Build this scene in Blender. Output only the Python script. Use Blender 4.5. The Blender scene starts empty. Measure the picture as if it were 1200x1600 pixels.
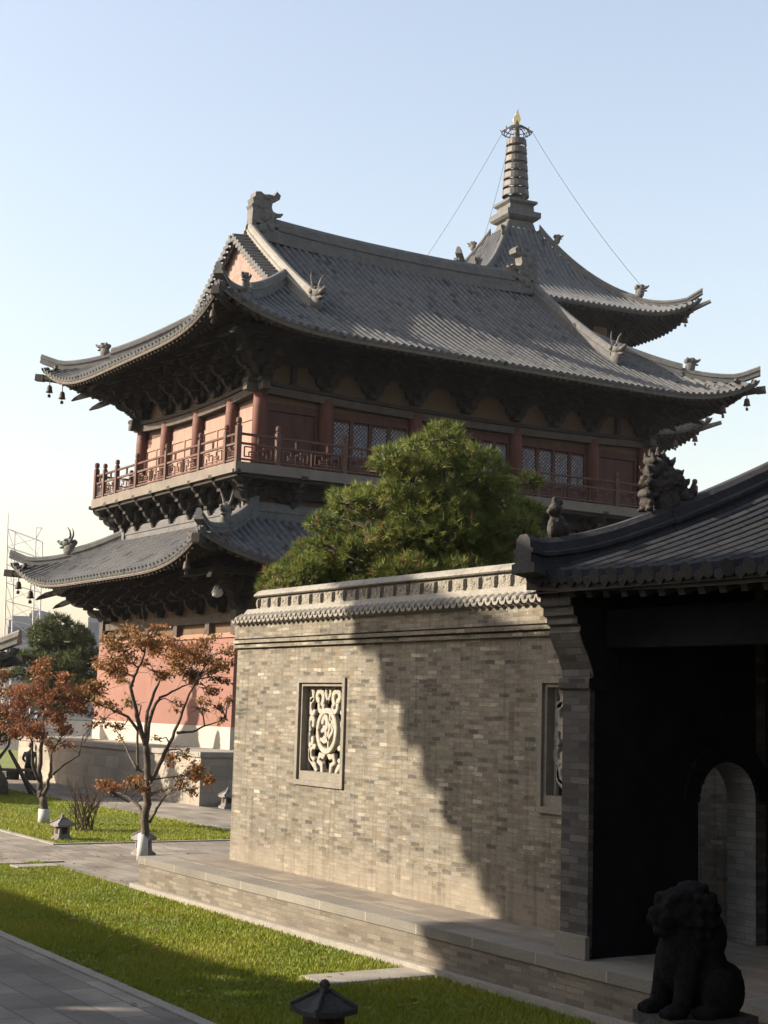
import bpy, bmesh, math, random
import numpy as np
from mathutils import Vector, Matrix
R = math.radians
sc = bpy.context.scene
C = sc.collection

# ------------------------------------------------------------------ camera, sky, sun, exposure
F_PX, PITCH, YAW, ROLL, EYE = 2400.0, R(7.284), R(31.66), R(1.6), 3.05
cam_d = bpy.data.cameras.new('camera'); cam = bpy.data.objects.new('camera', cam_d); C.objects.link(cam)
F0 = Vector((math.sin(YAW), math.cos(YAW), 0)); R0 = Vector((math.cos(YAW), -math.sin(YAW), 0)); Z0 = Vector((0, 0, 1))
Fw = F0*math.cos(PITCH) + Z0*math.sin(PITCH); U0 = -F0*math.sin(PITCH) + Z0*math.cos(PITCH)
Rr = R0*math.cos(ROLL) + U0*math.sin(ROLL); Ur = -R0*math.sin(ROLL) + U0*math.cos(ROLL)
cam.matrix_world = Matrix(((Rr.x, Ur.x, -Fw.x, 0), (Rr.y, Ur.y, -Fw.y, 0), (Rr.z, Ur.z, -Fw.z, EYE), (0, 0, 0, 1)))
cam_d.sensor_fit = 'VERTICAL'; cam_d.sensor_height = 36; cam_d.lens = 36*F_PX/1600
cam_d.clip_start = 0.1; cam_d.clip_end = 4000
sc.camera = cam
SUN_A, SUN_E = R(30.5), R(25.1)          # azimuth from -X towards +Y, elevation
to_sun = Vector((-math.cos(SUN_E)*math.cos(SUN_A), math.cos(SUN_E)*math.sin(SUN_A), math.sin(SUN_E)))
w = bpy.data.worlds.new('World'); sc.world = w; w.use_nodes = True
nt = w.node_tree; nt.nodes.clear()
sky = nt.nodes.new('ShaderNodeTexSky'); sky.sky_type = 'NISHITA'; sky.sun_disc = False
sky.sun_elevation = SUN_E; sky.sun_rotation = math.atan2(to_sun.x, to_sun.y)
sky.altitude = 100; sky.air_density = 1.5; sky.dust_density = 2.3; sky.ozone_density = 1.0
bg = nt.nodes.new('ShaderNodeBackground'); bg.inputs[1].default_value = 0.11
wo = nt.nodes.new('ShaderNodeOutputWorld')
haze_tint = nt.nodes.new('ShaderNodeMix'); haze_tint.data_type = 'RGBA'; haze_tint.blend_type = 'MULTIPLY'; haze_tint.inputs[0].default_value = 1
haze_tint.inputs[7].default_value = (1.06, 1.005, 1.03, 1)
pale = nt.nodes.new('ShaderNodeHueSaturation'); pale.inputs['Saturation'].default_value = .78
nt.links.new(sky.outputs[0], pale.inputs['Color']); nt.links.new(pale.outputs[0], haze_tint.inputs[6]); nt.links.new(haze_tint.outputs[2], bg.inputs[0]); nt.links.new(bg.outputs[0], wo.inputs[0])
sun_d = bpy.data.lights.new('sun', 'SUN'); sun_d.energy = 5.0; sun_d.angle = R(0.53); sun_d.color = (1.0, 0.87, 0.71)
sun = bpy.data.objects.new('sun', sun_d); C.objects.link(sun)
sun.rotation_euler = (-to_sun).to_track_quat('-Z', 'Y').to_euler(); sun.location = (-20, 20, 40)
sc.view_settings.view_transform = 'Standard'; sc.view_settings.look = 'None'
sc.view_settings.gamma = 1.0; sc.view_settings.exposure = 1.25

rnd = random.Random(7)

# ------------------------------------------------------------------ materials
def nodes(name):
    m = bpy.data.materials.new(name); m.use_nodes = True
    t = m.node_tree; return m, t, t.nodes['Principled BSDF']
def N(t, kind, **kw):
    n = t.nodes.new(kind)
    for k, v in kw.items(): setattr(n, k, v)
    return n
ALB = .64    # scales base colours down so shade stays dark beside the strong sun
def ramp(t, stops, src, interp='LINEAR', k=1.0):
    r = N(t, 'ShaderNodeValToRGB'); r.color_ramp.interpolation = interp
    e = r.color_ramp.elements
    while len(e) < len(stops): e.new(0.5)
    for el, (p, c) in zip(e, stops):
        el.position = p; el.color = (c[0]*k, c[1]*k, c[2]*k, 1)
    t.links.new(src, r.inputs[0]); return r
def mixc(t, a, b, fac, mode='MIX'):
    m = N(t, 'ShaderNodeMix', data_type='RGBA', blend_type=mode)
    for s, v in ((m.inputs[6], a), (m.inputs[7], b), (m.inputs[0], fac)):
        if hasattr(v, 'type') and not isinstance(v, (int, float)): t.links.new(v, s)
        elif isinstance(v, (int, float)): s.default_value = v
        else: s.default_value = (v[0], v[1], v[2], 1)
    return m.outputs[2]
def noise(t, scale, detail=4, vec=None, rough=.55):
    n = N(t, 'ShaderNodeTexNoise'); n.inputs['Scale'].default_value = scale; n.inputs['Detail'].default_value = detail
    n.inputs['Roughness'].default_value = rough
    if vec is not None: t.links.new(vec, n.inputs['Vector'])
    return n
def bump(t, b, h, strength=.4, dist=.02):
    n = N(t, 'ShaderNodeBump'); n.inputs['Strength'].default_value = strength; n.inputs['Distance'].default_value = dist
    t.links.new(h, n.inputs['Height']); t.links.new(n.outputs[0], b.inputs['Normal'])
def plain(name, c1, c2, scale=3.0, rough=.85, bs=.3, bd=.01, fine=40, stretch=None, metal=0.0, spec=.3):
    m, t, b = nodes(name)
    tc = N(t, 'ShaderNodeTexCoord'); vec = tc.outputs['Object']
    if stretch:
        mp = N(t, 'ShaderNodeMapping'); mp.inputs['Scale'].default_value = stretch
        t.links.new(vec, mp.inputs[0]); vec = mp.outputs[0]
    n1 = noise(t, scale, 5, vec); n2 = noise(t, fine, 3, vec)
    r = ramp(t, [(.3, c1), (.7, c2)], n1.outputs[0], k=ALB)
    r2 = ramp(t, [(.25, (.72, .72, .72)), (.75, (1.12, 1.12, 1.12))], n2.outputs[0])
    t.links.new(mixc(t, r.outputs[0], r2.outputs[0], 1.0, 'MULTIPLY'), b.inputs['Base Color'])
    b.inputs['Roughness'].default_value = rough; b.inputs['Metallic'].default_value = metal
    b.inputs['Specular IOR Level'].default_value = spec
    if bs: bump(t, b, n2.outputs[0], bs, bd)
    return m
def bricks(name, stops, mortar, bw, bh, ms=.006, sp=.5, bs=.5, bd=.008, speck=True, off=.5, smooth=.1, stain=.35, wob=.012, base=False, gain=1.0):
    m, t, b = nodes(name)
    uv = N(t, 'ShaderNodeUVMap')
    wob_ = wob; wob = noise(t, 3.5, 4, uv.outputs[0])
    va = N(t, 'ShaderNodeVectorMath', operation='MULTIPLY_ADD')
    t.links.new(wob.outputs['Color'], va.inputs[0]); va.inputs[1].default_value = (wob_, wob_, 0); t.links.new(uv.outputs[0], va.inputs[2])
    br = N(t, 'ShaderNodeTexBrick'); br.offset = off
    t.links.new(va.outputs[0], br.inputs['Vector'])
    br.inputs['Color1'].default_value = (0, 0, 0, 1); br.inputs['Color2'].default_value = (1, 1, 1, 1); br.inputs['Mortar'].default_value = (.5, .5, .5, 1)
    br.inputs['Scale'].default_value = 1; br.inputs['Mortar Size'].default_value = ms; br.inputs['Mortar Smooth'].default_value = smooth
    br.inputs['Bias'].default_value = 0; br.inputs['Brick Width'].default_value = bw; br.inputs['Row Height'].default_value = bh
    r = ramp(t, stops, br.outputs['Color'], k=ALB*gain); mortar = tuple(ALB*gain*c for c in mortar)
    big = noise(t, .9, 5, uv.outputs[0]); fine = noise(t, 45, 4, uv.outputs[0])
    r2 = ramp(t, [(.28, (1-stain,)*3), (.72, (1.15, 1.13, 1.1))], big.outputs[0])
    r3 = ramp(t, [(.25, (.75, .75, .75)), (.75, (1.2, 1.2, 1.2))], fine.outputs[0])
    col = mixc(t, r.outputs[0], r2.outputs[0], 1.0, 'MULTIPLY')
    col = mixc(t, col, r3.outputs[0], 1.0, 'MULTIPLY')
    if speck:
        sp1 = noise(t, 14, 6, uv.outputs[0], .7)
        sm = ramp(t, [(.63, (0, 0, 0)), (.70, (1, 1, 1))], sp1.outputs[0])
        f = N(t, 'ShaderNodeMath', operation='MULTIPLY'); t.links.new(sm.outputs[0], f.inputs[0]); f.inputs[1].default_value = .65
        col = mixc(t, col, (.62, .56, .46), f.outputs[0])
    if base:   # mixed batches of old brick: blotches about one brick long, pale efflorescence, chipped dark faces
        mpb = N(t, 'ShaderNodeMapping'); mpb.inputs['Scale'].default_value = (5.5, 15, 1); t.links.new(uv.outputs[0], mpb.inputs[0])
        nb1 = noise(t, 1.0, 3, mpb.outputs[0], .6); rb1 = ramp(t, [(.28, (.5, .5, .5)), (.43, (1, 1, 1)), (.56, (1, 1, 1)), (.72, (1.5, 1.46, 1.4))], nb1.outputs[0]); col = mixc(t, col, rb1.outputs[0], .85, 'MULTIPLY')
    col = mixc(t, col, mortar, br.outputs['Fac'])
    if base:   # lime and dust splashed along the foot of the wall, rain streaks below the courses
        sx = N(t, 'ShaderNodeSeparateXYZ'); t.links.new(uv.outputs[0], sx.inputs[0])
        nb = noise(t, 2.2, 5, uv.outputs[0]); hh = N(t, 'ShaderNodeMath', operation='MULTIPLY_ADD'); t.links.new(nb.outputs[0], hh.inputs[0]); hh.inputs[1].default_value = -.9; t.links.new(sx.outputs[1], hh.inputs[2])
        rb = ramp(t, [(.25, (.6, .6, .6)), (.62, (0, 0, 0))], hh.outputs[0]); col = mixc(t, col, (.24, .205, .155), rb.outputs[0])
        mp2 = N(t, 'ShaderNodeMapping'); mp2.inputs['Scale'].default_value = (6, .35, 1); t.links.new(uv.outputs[0], mp2.inputs[0])
        st = noise(t, 1.6, 4, mp2.outputs[0]); rs_ = ramp(t, [(.33, (.70, .69, .67)), (.5, (1, 1, 1))], st.outputs[0]); col = mixc(t, col, rs_.outputs[0], .8, 'MULTIPLY')
    t.links.new(col, b.inputs['Base Color']); b.inputs['Roughness'].default_value = .92; b.inputs['Specular IOR Level'].default_value = .2
    h = N(t, 'ShaderNodeMath', operation='MULTIPLY_ADD'); t.links.new(br.outputs['Fac'], h.inputs[0]); h.inputs[1].default_value = -1.0
    h2 = N(t, 'ShaderNodeMath', operation='MULTIPLY_ADD'); t.links.new(br.outputs['Color'], h2.inputs[0]); h2.inputs[1].default_value = .35; t.links.new(fine.outputs[0], h2.inputs[2])
    t.links.new(h2.outputs[0], h.inputs[2])
    bump(t, b, h.outputs[0], bs, bd)
    return m
def tile_mat(name, dark, mid, light, moss=(.10, .10, .06)):
    m, t, b = nodes(name)
    uv = N(t, 'ShaderNodeUVMap'); tc = N(t, 'ShaderNodeTexCoord')
    br = N(t, 'ShaderNodeTexBrick'); br.offset = 0
    t.links.new(uv.outputs[0], br.inputs['Vector'])
    br.inputs['Color1'].default_value = (0, 0, 0, 1); br.inputs['Color2'].default_value = (1, 1, 1, 1); br.inputs['Mortar'].default_value = (0, 0, 0, 1)
    br.inputs['Scale'].default_value = 1; br.inputs['Mortar Size'].default_value = .06; br.inputs['Mortar Smooth'].default_value = .6
    br.inputs['Brick Width'].default_value = 1; br.inputs['Row Height'].default_value = 1
    r = ramp(t, [(.0, tuple(.5*c for c in dark)), (.05, dark), (.13, tuple(.92*c for c in mid)), (.9, tuple(1.08*c for c in mid)), (1.0, tuple(.85*c for c in light))], br.outputs['Color'], k=ALB)
    n1 = noise(t, 1.2, 6, tc.outputs['Object']); n2 = noise(t, 25, 4, tc.outputs['Object'])
    r1 = ramp(t, [(.45, (0, 0, 0)), (.7, (.6, .6, .6))], n1.outputs[0])
    r2 = ramp(t, [(.3, (.65, .65, .65)), (.7, (1.2, 1.2, 1.2))], n2.outputs[0])
    col = mixc(t, r.outputs[0], moss, r1.outputs[0]); col = mixc(t, col, r2.outputs[0], 1, 'MULTIPLY')
    t.links.new(col, b.inputs['Base Color']); b.inputs['Roughness'].default_value = .8; b.inputs['Specular IOR Level'].default_value = .25
    s = N(t, 'ShaderNodeMath', operation='MULTIPLY_ADD'); t.links.new(br.outputs['Fac'], s.inputs[0]); s.inputs[1].default_value = -.6; t.links.new(n2.outputs[0], s.inputs[2])
    bump(t, b, s.outputs[0], .4, .02)
    return m
M = {}
M['brick'] = bricks('wall_brick', [(0, (.115, .108, .092)), (.08, (.165, .15, .12)), (.2, (.235, .20, .145)), (.34, (.215, .20, .165)), (.48, (.275, .245, .19)), (.6, (.24, .225, .185)), (.76, (.30, .27, .21)), (.9, (.265, .25, .215)), (.97, (.36, .325, .255)), (1, (.47, .43, .36))], (.205, .18, .14), .215, .058, ms=.0055, wob=.05, smooth=.3, base=True, gain=1.14)
M['pale_brick'] = bricks('pale_brick', [(0, (.28, .28, .27)), (.5, (.36, .355, .34)), (1, (.44, .43, .41))], (.24, .235, .225), .27, .075, speck=False)
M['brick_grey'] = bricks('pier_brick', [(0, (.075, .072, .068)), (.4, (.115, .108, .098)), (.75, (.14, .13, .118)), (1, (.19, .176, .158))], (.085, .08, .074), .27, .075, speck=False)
M['platform_brick'] = bricks('platform_brick', [(0, (.19, .165, .13)), (.35, (.25, .22, .175)), (.7, (.285, .25, .20)), (1, (.35, .31, .25))], (.21, .185, .145), .30, .062, speck=True, wob=.03)
M['cap_stone'] = bricks('cap_stone', [(0, (.25, .235, .20)), (1, (.34, .315, .27))], (.42, .37, .29), 1.15, 2.0, ms=.012, speck=False, stain=.25)
M['platform_top'] = bricks('platform_paving', [(0, (.28, .245, .20)), (.5, (.36, .315, .255)), (1, (.43, .375, .30))], (.22, .19, .15), .5, .25, ms=.008, speck=False)
M['paving'] = bricks('stone_paving', [(0, (.28, .252, .21)), (.5, (.365, .33, .275)), (1, (.45, .405, .34))], (.19, .17, .142), .8, .4, ms=.012, speck=False, stain=.45, wob=.02)
M['terrace'] = bricks('terrace_stone', [(0, (.36, .32, .26)), (.5, (.42, .37, .30)), (1, (.50, .44, .36))], (.33, .29, .23), 1.1, .4, ms=.012, speck=False, stain=.2)
M['earth'] = plain('dark_earth', (.085, .075, .06), (.13, .115, .09), 1.5, .95)
M['slab'] = plain('pale_slab', (.36, .33, .28), (.46, .42, .35), 4, .9)
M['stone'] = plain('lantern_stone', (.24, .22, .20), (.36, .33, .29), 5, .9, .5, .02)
M['carved'] = plain('carved_stone', (.30, .275, .22), (.42, .385, .315), 6, .9, 1.0, .05, fine=22)
M['pale_carving'] = plain('pale_carving', (.46, .42, .34), (.58, .53, .44), 6, .9, .5, .02, fine=30)
M['cope'] = plain('wall_coping', (.29, .27, .225), (.41, .38, .32), 2.5, .9, .5, .02, fine=25)
M['frame'] = plain('window_frame', (.25, .225, .18), (.34, .305, .245), 5, .85, .3, .01)
M['recess'] = plain('recess_dark', (.05, .035, .026), (.08, .055, .04), 5, .9)
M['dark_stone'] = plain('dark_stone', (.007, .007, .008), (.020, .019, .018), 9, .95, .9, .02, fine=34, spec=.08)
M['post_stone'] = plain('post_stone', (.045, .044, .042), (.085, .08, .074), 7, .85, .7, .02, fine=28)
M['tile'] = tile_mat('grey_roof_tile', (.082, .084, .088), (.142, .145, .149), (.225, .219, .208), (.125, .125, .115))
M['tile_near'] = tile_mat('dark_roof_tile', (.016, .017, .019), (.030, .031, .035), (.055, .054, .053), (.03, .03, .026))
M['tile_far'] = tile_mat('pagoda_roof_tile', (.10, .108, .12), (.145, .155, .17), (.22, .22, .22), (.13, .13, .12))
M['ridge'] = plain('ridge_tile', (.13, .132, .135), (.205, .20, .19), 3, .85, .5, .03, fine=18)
M['ridge_lit'] = plain('lit_ridge_tile', (.30, .285, .25), (.40, .38, .335), 3, .85, .5, .03, fine=18)  # lit copy of the ridge tile, sunlight put into the colour
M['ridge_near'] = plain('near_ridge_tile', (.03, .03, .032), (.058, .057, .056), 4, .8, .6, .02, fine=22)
M['beast'] = plain('glazed_beast', (.12, .115, .108), (.22, .205, .185), 6, .75, .8, .04, fine=9)
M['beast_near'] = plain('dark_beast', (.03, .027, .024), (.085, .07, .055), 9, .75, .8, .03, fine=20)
M['timber'] = plain('dark_timber', (.032, .027, .023), (.06, .05, .041), 3, .85, .3, .02, stretch=(1, 1, 3))
M['timber_light'] = plain('weathered_timber', (.20, .175, .145), (.27, .235, .195), 2, .85, .3, .01)
M['beam'] = plain('grey_beam', (.085, .07, .058), (.14, .118, .098), 3, .85)
M['rafter'] = plain('rafter_timber', (.075, .056, .042), (.13, .10, .075), 4, .85)
M['red_wall'] = plain('red_plaster', (.33, .165, .125), (.38, .20, .155), .8, .92, .2, .01)
M['red_top'] = plain('red_coping', (.46, .26, .185), (.52, .31, .22), 1.2, .92, .2, .01)
M['red_timber'] = plain('darkened_red_timber', (.085, .036, .029), (.14, .065, .05), 1.5, .8, .2, .01, stretch=(2, 2, .6))  # darkened for the tower front, its shade put into the colour
M['lightened'] = plain('lightened_panel_paint', (.38, .235, .18), (.50, .335, .27), 1.6, .85, .3, .01, stretch=(2, 5, .5))  # tower's left panels: red paint with sunlight put into the colour
M['red_column'] = plain('red_column', (.14, .048, .034), (.20, .078, .057), 1.5, .7, .2, .01, stretch=(2, 2, .5))
M['red_rail'] = plain('red_railing', (.125, .066, .051), (.19, .105, .08), 2, .8)
M['white'] = plain('white_plaster', (.60, .54, .44), (.70, .63, .52), 1.0, .95, .2, .01)
M['whitewash'] = plain('whitewash', (.68, .66, .62), (.80, .78, .74), 8, .95)
M['ochre'] = plain('ochre_plaster', (.155, .105, .064), (.215, .148, .092), 1.2, .95)
M['gable_pink'] = plain('gable_plaster', (.33, .235, .19), (.44, .33, .28), 2.5, .95, .8, .05, fine=10)
M['bark'] = plain('bark', (.085, .065, .05), (.19, .155, .12), 10, .95, .8, .02)
M['twig'] = plain('twig', (.10, .065, .045), (.16, .11, .075), 10, .95)
M['steel'] = plain('mast_steel', (.80, .74, .70), (.95, .88, .83), 1, .6)
M['iron'] = plain('spire_iron', (.10, .095, .085), (.16, .148, .13), 4, .55, .3, .02, metal=.3)
M['bronze'] = plain('bell_bronze', (.06, .045, .035), (.10, .075, .055), 20, .6, metal=.4)
M['gold'] = plain('gilded', (1.3, 1.0, .38), (1.4, 1.1, .48), 10, .35, 0, metal=0.0, spec=.6)
M['gilt_paint'] = plain('gilt_paint', (.55, .33, .09), (.66, .42, .13), 10, .5, 0)
M['far_wall'] = plain('far_concrete', (.34, .35, .37), (.42, .43, .45), .2, .9, 0)
M['far_dark'] = plain('far_window', (.20, .215, .24), (.25, .265, .29), .2, .6, 0)
M['cloth_dark'] = plain('dark_cloth', (.018, .019, .026), (.035, .036, .045), 9, .95)
M['skin'] = plain('skin', (.42, .25, .17), (.48, .29, .20), 9, .6, 0)
M['hair'] = plain('hair', (.015, .013, .012), (.03, .026, .023), 20, .6)
M['lamp_white'] = plain('lamp_housing', (.62, .61, .58), (.74, .73, .70), 8, .5, 0)
def leaf_mat(name, cols, trans=.25, scale=1.6):
    m, t, b = nodes(name)
    at = N(t, 'ShaderNodeAttribute', attribute_name='tint')
    n = len(cols)
    r = ramp(t, [(i/(n-1), c) for i, c in enumerate(cols)], at.outputs['Fac'], k=.74)
    t.links.new(r.outputs[0], b.inputs['Base Color']); b.inputs['Roughness'].default_value = .6; b.inputs['Specular IOR Level'].default_value = .25
    tr = N(t, 'ShaderNodeBsdfTranslucent'); mx = N(t, 'ShaderNodeMixShader'); mx.inputs[0].default_value = trans
    t.links.new(r.outputs[0], tr.inputs[0]); t.links.new(b.outputs[0], mx.inputs[1]); t.links.new(tr.outputs[0], mx.inputs[2])
    t.links.new(mx.outputs[0], t.nodes['Material Output'].inputs[0])
    return m
M['needle'] = leaf_mat('pine_needle', [(.05, .085, .016), (.12, .165, .03), (.20, .235, .05), (.31, .31, .085), (.28, .155, .065)], .3)
M['needle_far'] = leaf_mat('far_pine_needle', [(.075, .10, .04), (.12, .145, .055), (.17, .19, .08)], .2)
M['leaf_orange'] = leaf_mat('orange_leaf', [(.19, .14, .045), (.30, .15, .055), (.36, .16, .06), (.38, .21, .085), (.25, .21, .08)], .35)
M['leaf_red'] = leaf_mat('red_leaf', [(.18, .075, .04), (.30, .115, .055), (.36, .155, .065), (.27, .18, .07)], .35)
M['grass'] = leaf_mat('grass_blade', [(.15, .215, .022), (.235, .285, .03), (.32, .34, .042), (.43, .39, .09)], .35)
m, t, b = nodes('lawn_soil')
tc = N(t, 'ShaderNodeTexCoord'); n1 = noise(t, .9, 5, tc.outputs['Object']); n2 = noise(t, 22, 4, tc.outputs['Object'])
r = ramp(t, [(.3, (.12, .16, .02)), (.55, (.17, .205, .026)), (.75, (.21, .215, .04))], n1.outputs[0], k=.8)
r2 = ramp(t, [(.3, (.6, .6, .6)), (.7, (1.2, 1.2, 1.2))], n2.outputs[0])
t.links.new(mixc(t, r.outputs[0], r2.outputs[0], 1, 'MULTIPLY'), b.inputs['Base Color']); b.inputs['Roughness'].default_value = .95
bump(t, b, n2.outputs[0], .8, .05); M['lawn'] = m
# lattice of diamond openings backed by pale paper
m, t, b = nodes('diamond_lattice')
uv = N(t, 'ShaderNodeUVMap'); mp = N(t, 'ShaderNodeMapping'); mp.inputs['Rotation'].default_value = (0, 0, R(45)); mp.inputs['Scale'].default_value = (9.5, 9.5, 1)
t.links.new(uv.outputs[0], mp.inputs[0]); ck = N(t, 'ShaderNodeTexBrick'); ck.offset = 0; t.links.new(mp.outputs[0], ck.inputs['Vector'])
ck.inputs['Scale'].default_value = 1; ck.inputs['Brick Width'].default_value = 1; ck.inputs['Row Height'].default_value = 1; ck.inputs['Mortar Size'].default_value = .17; ck.inputs['Mortar Smooth'].default_value = 0.0
for k_, c_ in (('Color1', (.25, .275, .33, 1)), ('Color2', (.12, .14, .18, 1)), ('Mortar', (.055, .027, .02, 1))): ck.inputs[k_].default_value = c_
t.links.new(ck.outputs['Color'], b.inputs['Base Color']); b.inputs['Roughness'].default_value = .7
bump(t, b, ck.outputs['Fac'], .5, .02); M['lattice'] = m

# ------------------------------------------------------------------ mesh helpers
class MB:
    def __init__(s): s.v = []; s.f = []; s.uv = []; s.has = False
    def add(s, vs, fs, uvs=None):
        o = len(s.v); s.v += [tuple(p) for p in vs]
        s.f += [tuple(i+o for i in f) for f in fs]
        if uvs is None: s.uv += [None]*len(vs)
        else: s.uv += list(uvs); s.has = True
        return s
    def box(s, x0, x1, y0, y1, z0, z1):
        return s.add([(x0,y0,z0),(x1,y0,z0),(x1,y1,z0),(x0,y1,z0),(x0,y0,z1),(x1,y0,z1),(x1,y1,z1),(x0,y1,z1)],
                     [(0,3,2,1),(4,5,6,7),(0,1,5,4),(1,2,6,5),(2,3,7,6),(3,0,4,7)])
    def bar(s, a, b, wd, ht, up=(0,0,1)):
        a = Vector(a); b = Vector(b); d = (b-a).normalized(); u = Vector(up)
        x = d.cross(u)
        if x.length < 1e-5: x = d.cross(Vector((1,0,0)))
        x.normalize(); u = x.cross(d)
        x *= wd/2; u *= ht/2
        vs = [p+sx*x+su*u for p in (a, b) for sx, su in ((-1,-1),(1,-1),(1,1),(-1,1))]
        return s.add(vs, [(0,1,2,3),(7,6,5,4),(0,4,5,1),(1,5,6,2),(2,6,7,3),(3,7,4,0)])
    def tube(s, pts, rad, n=7, cap=True):
        pts = [Vector(p) for p in pts]; o = []
        if not hasattr(rad, '__len__'): rad = [rad]*len(pts)
        prev = None
        for i, p in enumerate(pts):
            d = (pts[min(i+1, len(pts)-1)]-pts[max(i-1, 0)])
            if d.length < 1e-6: d = Vector((0,0,1))
            d.normalize()
            if prev is None: x = d.orthogonal().normalized()
            else:
                x = prev - d*prev.dot(d)
                x = d.orthogonal().normalized() if x.length < 1e-5 else x.normalized()
            prev = x; y = d.cross(x)
            o += [p+(x*math.cos(2*math.pi*k/n)+y*math.sin(2*math.pi*k/n))*rad[i] for k in range(n)]
        fs = [(i*n+k, i*n+(k+1)%n, (i+1)*n+(k+1)%n, (i+1)*n+k) for i in range(len(pts)-1) for k in range(n)]
        if cap: fs += [tuple(range(n-1, -1, -1)), tuple((len(pts)-1)*n+k for k in range(n))]
        return s.add(o, fs)
    def lathe(s, c, prof, n=16, cap=True):
        o = [(c[0]+r*math.cos(2*math.pi*k/n), c[1]+r*math.sin(2*math.pi*k/n), c[2]+z) for r, z in prof for k in range(n)]
        fs = [(i*n+k, i*n+(k+1)%n, (i+1)*n+(k+1)%n, (i+1)*n+k) for i in range(len(prof)-1) for k in range(n)]
        if cap: fs += [tuple(range(n-1, -1, -1)), tuple((len(prof)-1)*n+k for k in range(n))]
        return s.add(o, fs)
    def ell(s, c, r, n=12, m=8, rot=None):
        vs = []; c = Vector(c)
        for i in range(m+1):
            a = math.pi*i/m
            for k in range(n):
                b = 2*math.pi*k/n
                p = Vector((r[0]*math.sin(a)*math.cos(b), r[1]*math.sin(a)*math.sin(b), r[2]*math.cos(a)))
                if rot: p = rot @ p
                vs.append(c+p)
        return s.add(vs, [(i*n+k, (i+1)*n+k, (i+1)*n+(k+1)%n, i*n+(k+1)%n) for i in range(m) for k in range(n)])
    def prism(s, poly, a, b, fn):
        """poly of 2D points swept from a to b; fn(p, q, depth) -> xyz"""
        n = len(poly)
        vs = [fn(p[0], p[1], a) for p in poly] + [fn(p[0], p[1], b) for p in poly]
        return s.add(vs, [tuple(range(n-1, -1, -1)), tuple(range(n, 2*n))] + [(i, (i+1)%n, n+(i+1)%n, n+i) for i in range(n)])
    def build(s, name, mat, parent=None, smooth=False, local=False, fix=True):
        me = bpy.data.meshes.new(name)
        vs = s.v
        if parent is not None and not local:
            o = ORG.get(parent.name, (0,0,0)); vs = [(p[0]-o[0], p[1]-o[1], p[2]-o[2]) for p in vs]
        me.from_pydata(vs, [], s.f); me.update()
        if fix:
            bm = bmesh.new(); bm.from_mesh(me); bmesh.ops.recalc_face_normals(bm, faces=bm.faces); bm.to_mesh(me); bm.free()
        uvl = me.uv_layers.new(name='UVMap').data
        # planar box mapping in metres, unless the shape brought its own
        for p in me.polygons:
            nx, ny, nz = abs(p.normal.x), abs(p.normal.y), abs(p.normal.z)
            for li in p.loop_indices:
                vi = me.loops[li].vertex_index
                if s.has and s.uv[vi] is not None: uvl[li].uv = s.uv[vi]; continue
                q = s.v[vi]
                if nx >= ny and nx >= nz: uvl[li].uv = (q[1], q[2])
                elif ny >= nz: uvl[li].uv = (q[0], q[2])
                else: uvl[li].uv = (q[1], q[0])
        if smooth: me.polygons.foreach_set('use_smooth', [True]*len(me.polygons))
        me.materials.append(mat)
        o = bpy.data.objects.new(name, me); C.objects.link(o)
        if parent is not None:
            o.parent = parent; ORG[o.name] = ORG.get(parent.name, (0,0,0))
        return o
ORG = {}
def empty(name, loc, label, cat, group=None, rz=0):
    o = bpy.data.objects.new(name, None); C.objects.link(o); o.empty_display_size = .3
    o.location = loc; o.rotation_euler = (0,0,rz); ORG[o.name] = tuple(loc)
    return tag(o, label, cat, group)
def tag(o, label=None, cat=None, group=None, kind=None):
    if label: o['label'] = label
    if cat: o['category'] = cat
    if group: o['group'] = group
    if kind: o['kind'] = kind
    return o
def struct(name, mb, m, label=None): return tag(mb.build(name, m), kind='structure', label=label)
def inst(o, parent, loc, rz=0, sc_=(1,1,1)):
    c = o.copy(); C.objects.link(c); c.parent = parent; c.location = loc; c.rotation_euler = (0,0,rz); c.scale = sc_
    return c
def merge_shape(mb, voxel, name, mat, parent, local=False, disp=0, smooth_it=4):
    """weld overlapping lumps into one continuous skin"""
    o = mb.build(name, mat, parent, local=local)
    r_ = o.modifiers.new('r', 'REMESH'); r_.mode = 'VOXEL'; r_.voxel_size = voxel; r_.use_smooth_shade = True
    s_ = o.modifiers.new('s', 'SMOOTH'); s_.iterations = smooth_it; s_.factor = .5
    if disp:
        tx = bpy.data.textures.new(name+'_relief', 'CLOUDS'); tx.noise_scale = disp*4
        d_ = o.modifiers.new('d', 'DISPLACE'); d_.texture = tx; d_.strength = disp; d_.mid_level = .5; d_.texture_coords = 'LOCAL'
    dg = bpy.context.evaluated_depsgraph_get(); dg.update()
    me = bpy.data.meshes.new_from_object(o.evaluated_get(dg))
    o.modifiers.clear(); old = o.data; o.data = me; bpy.data.meshes.remove(old); me.name = name
    if not me.materials: me.materials.append(mat)
    return o
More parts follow.
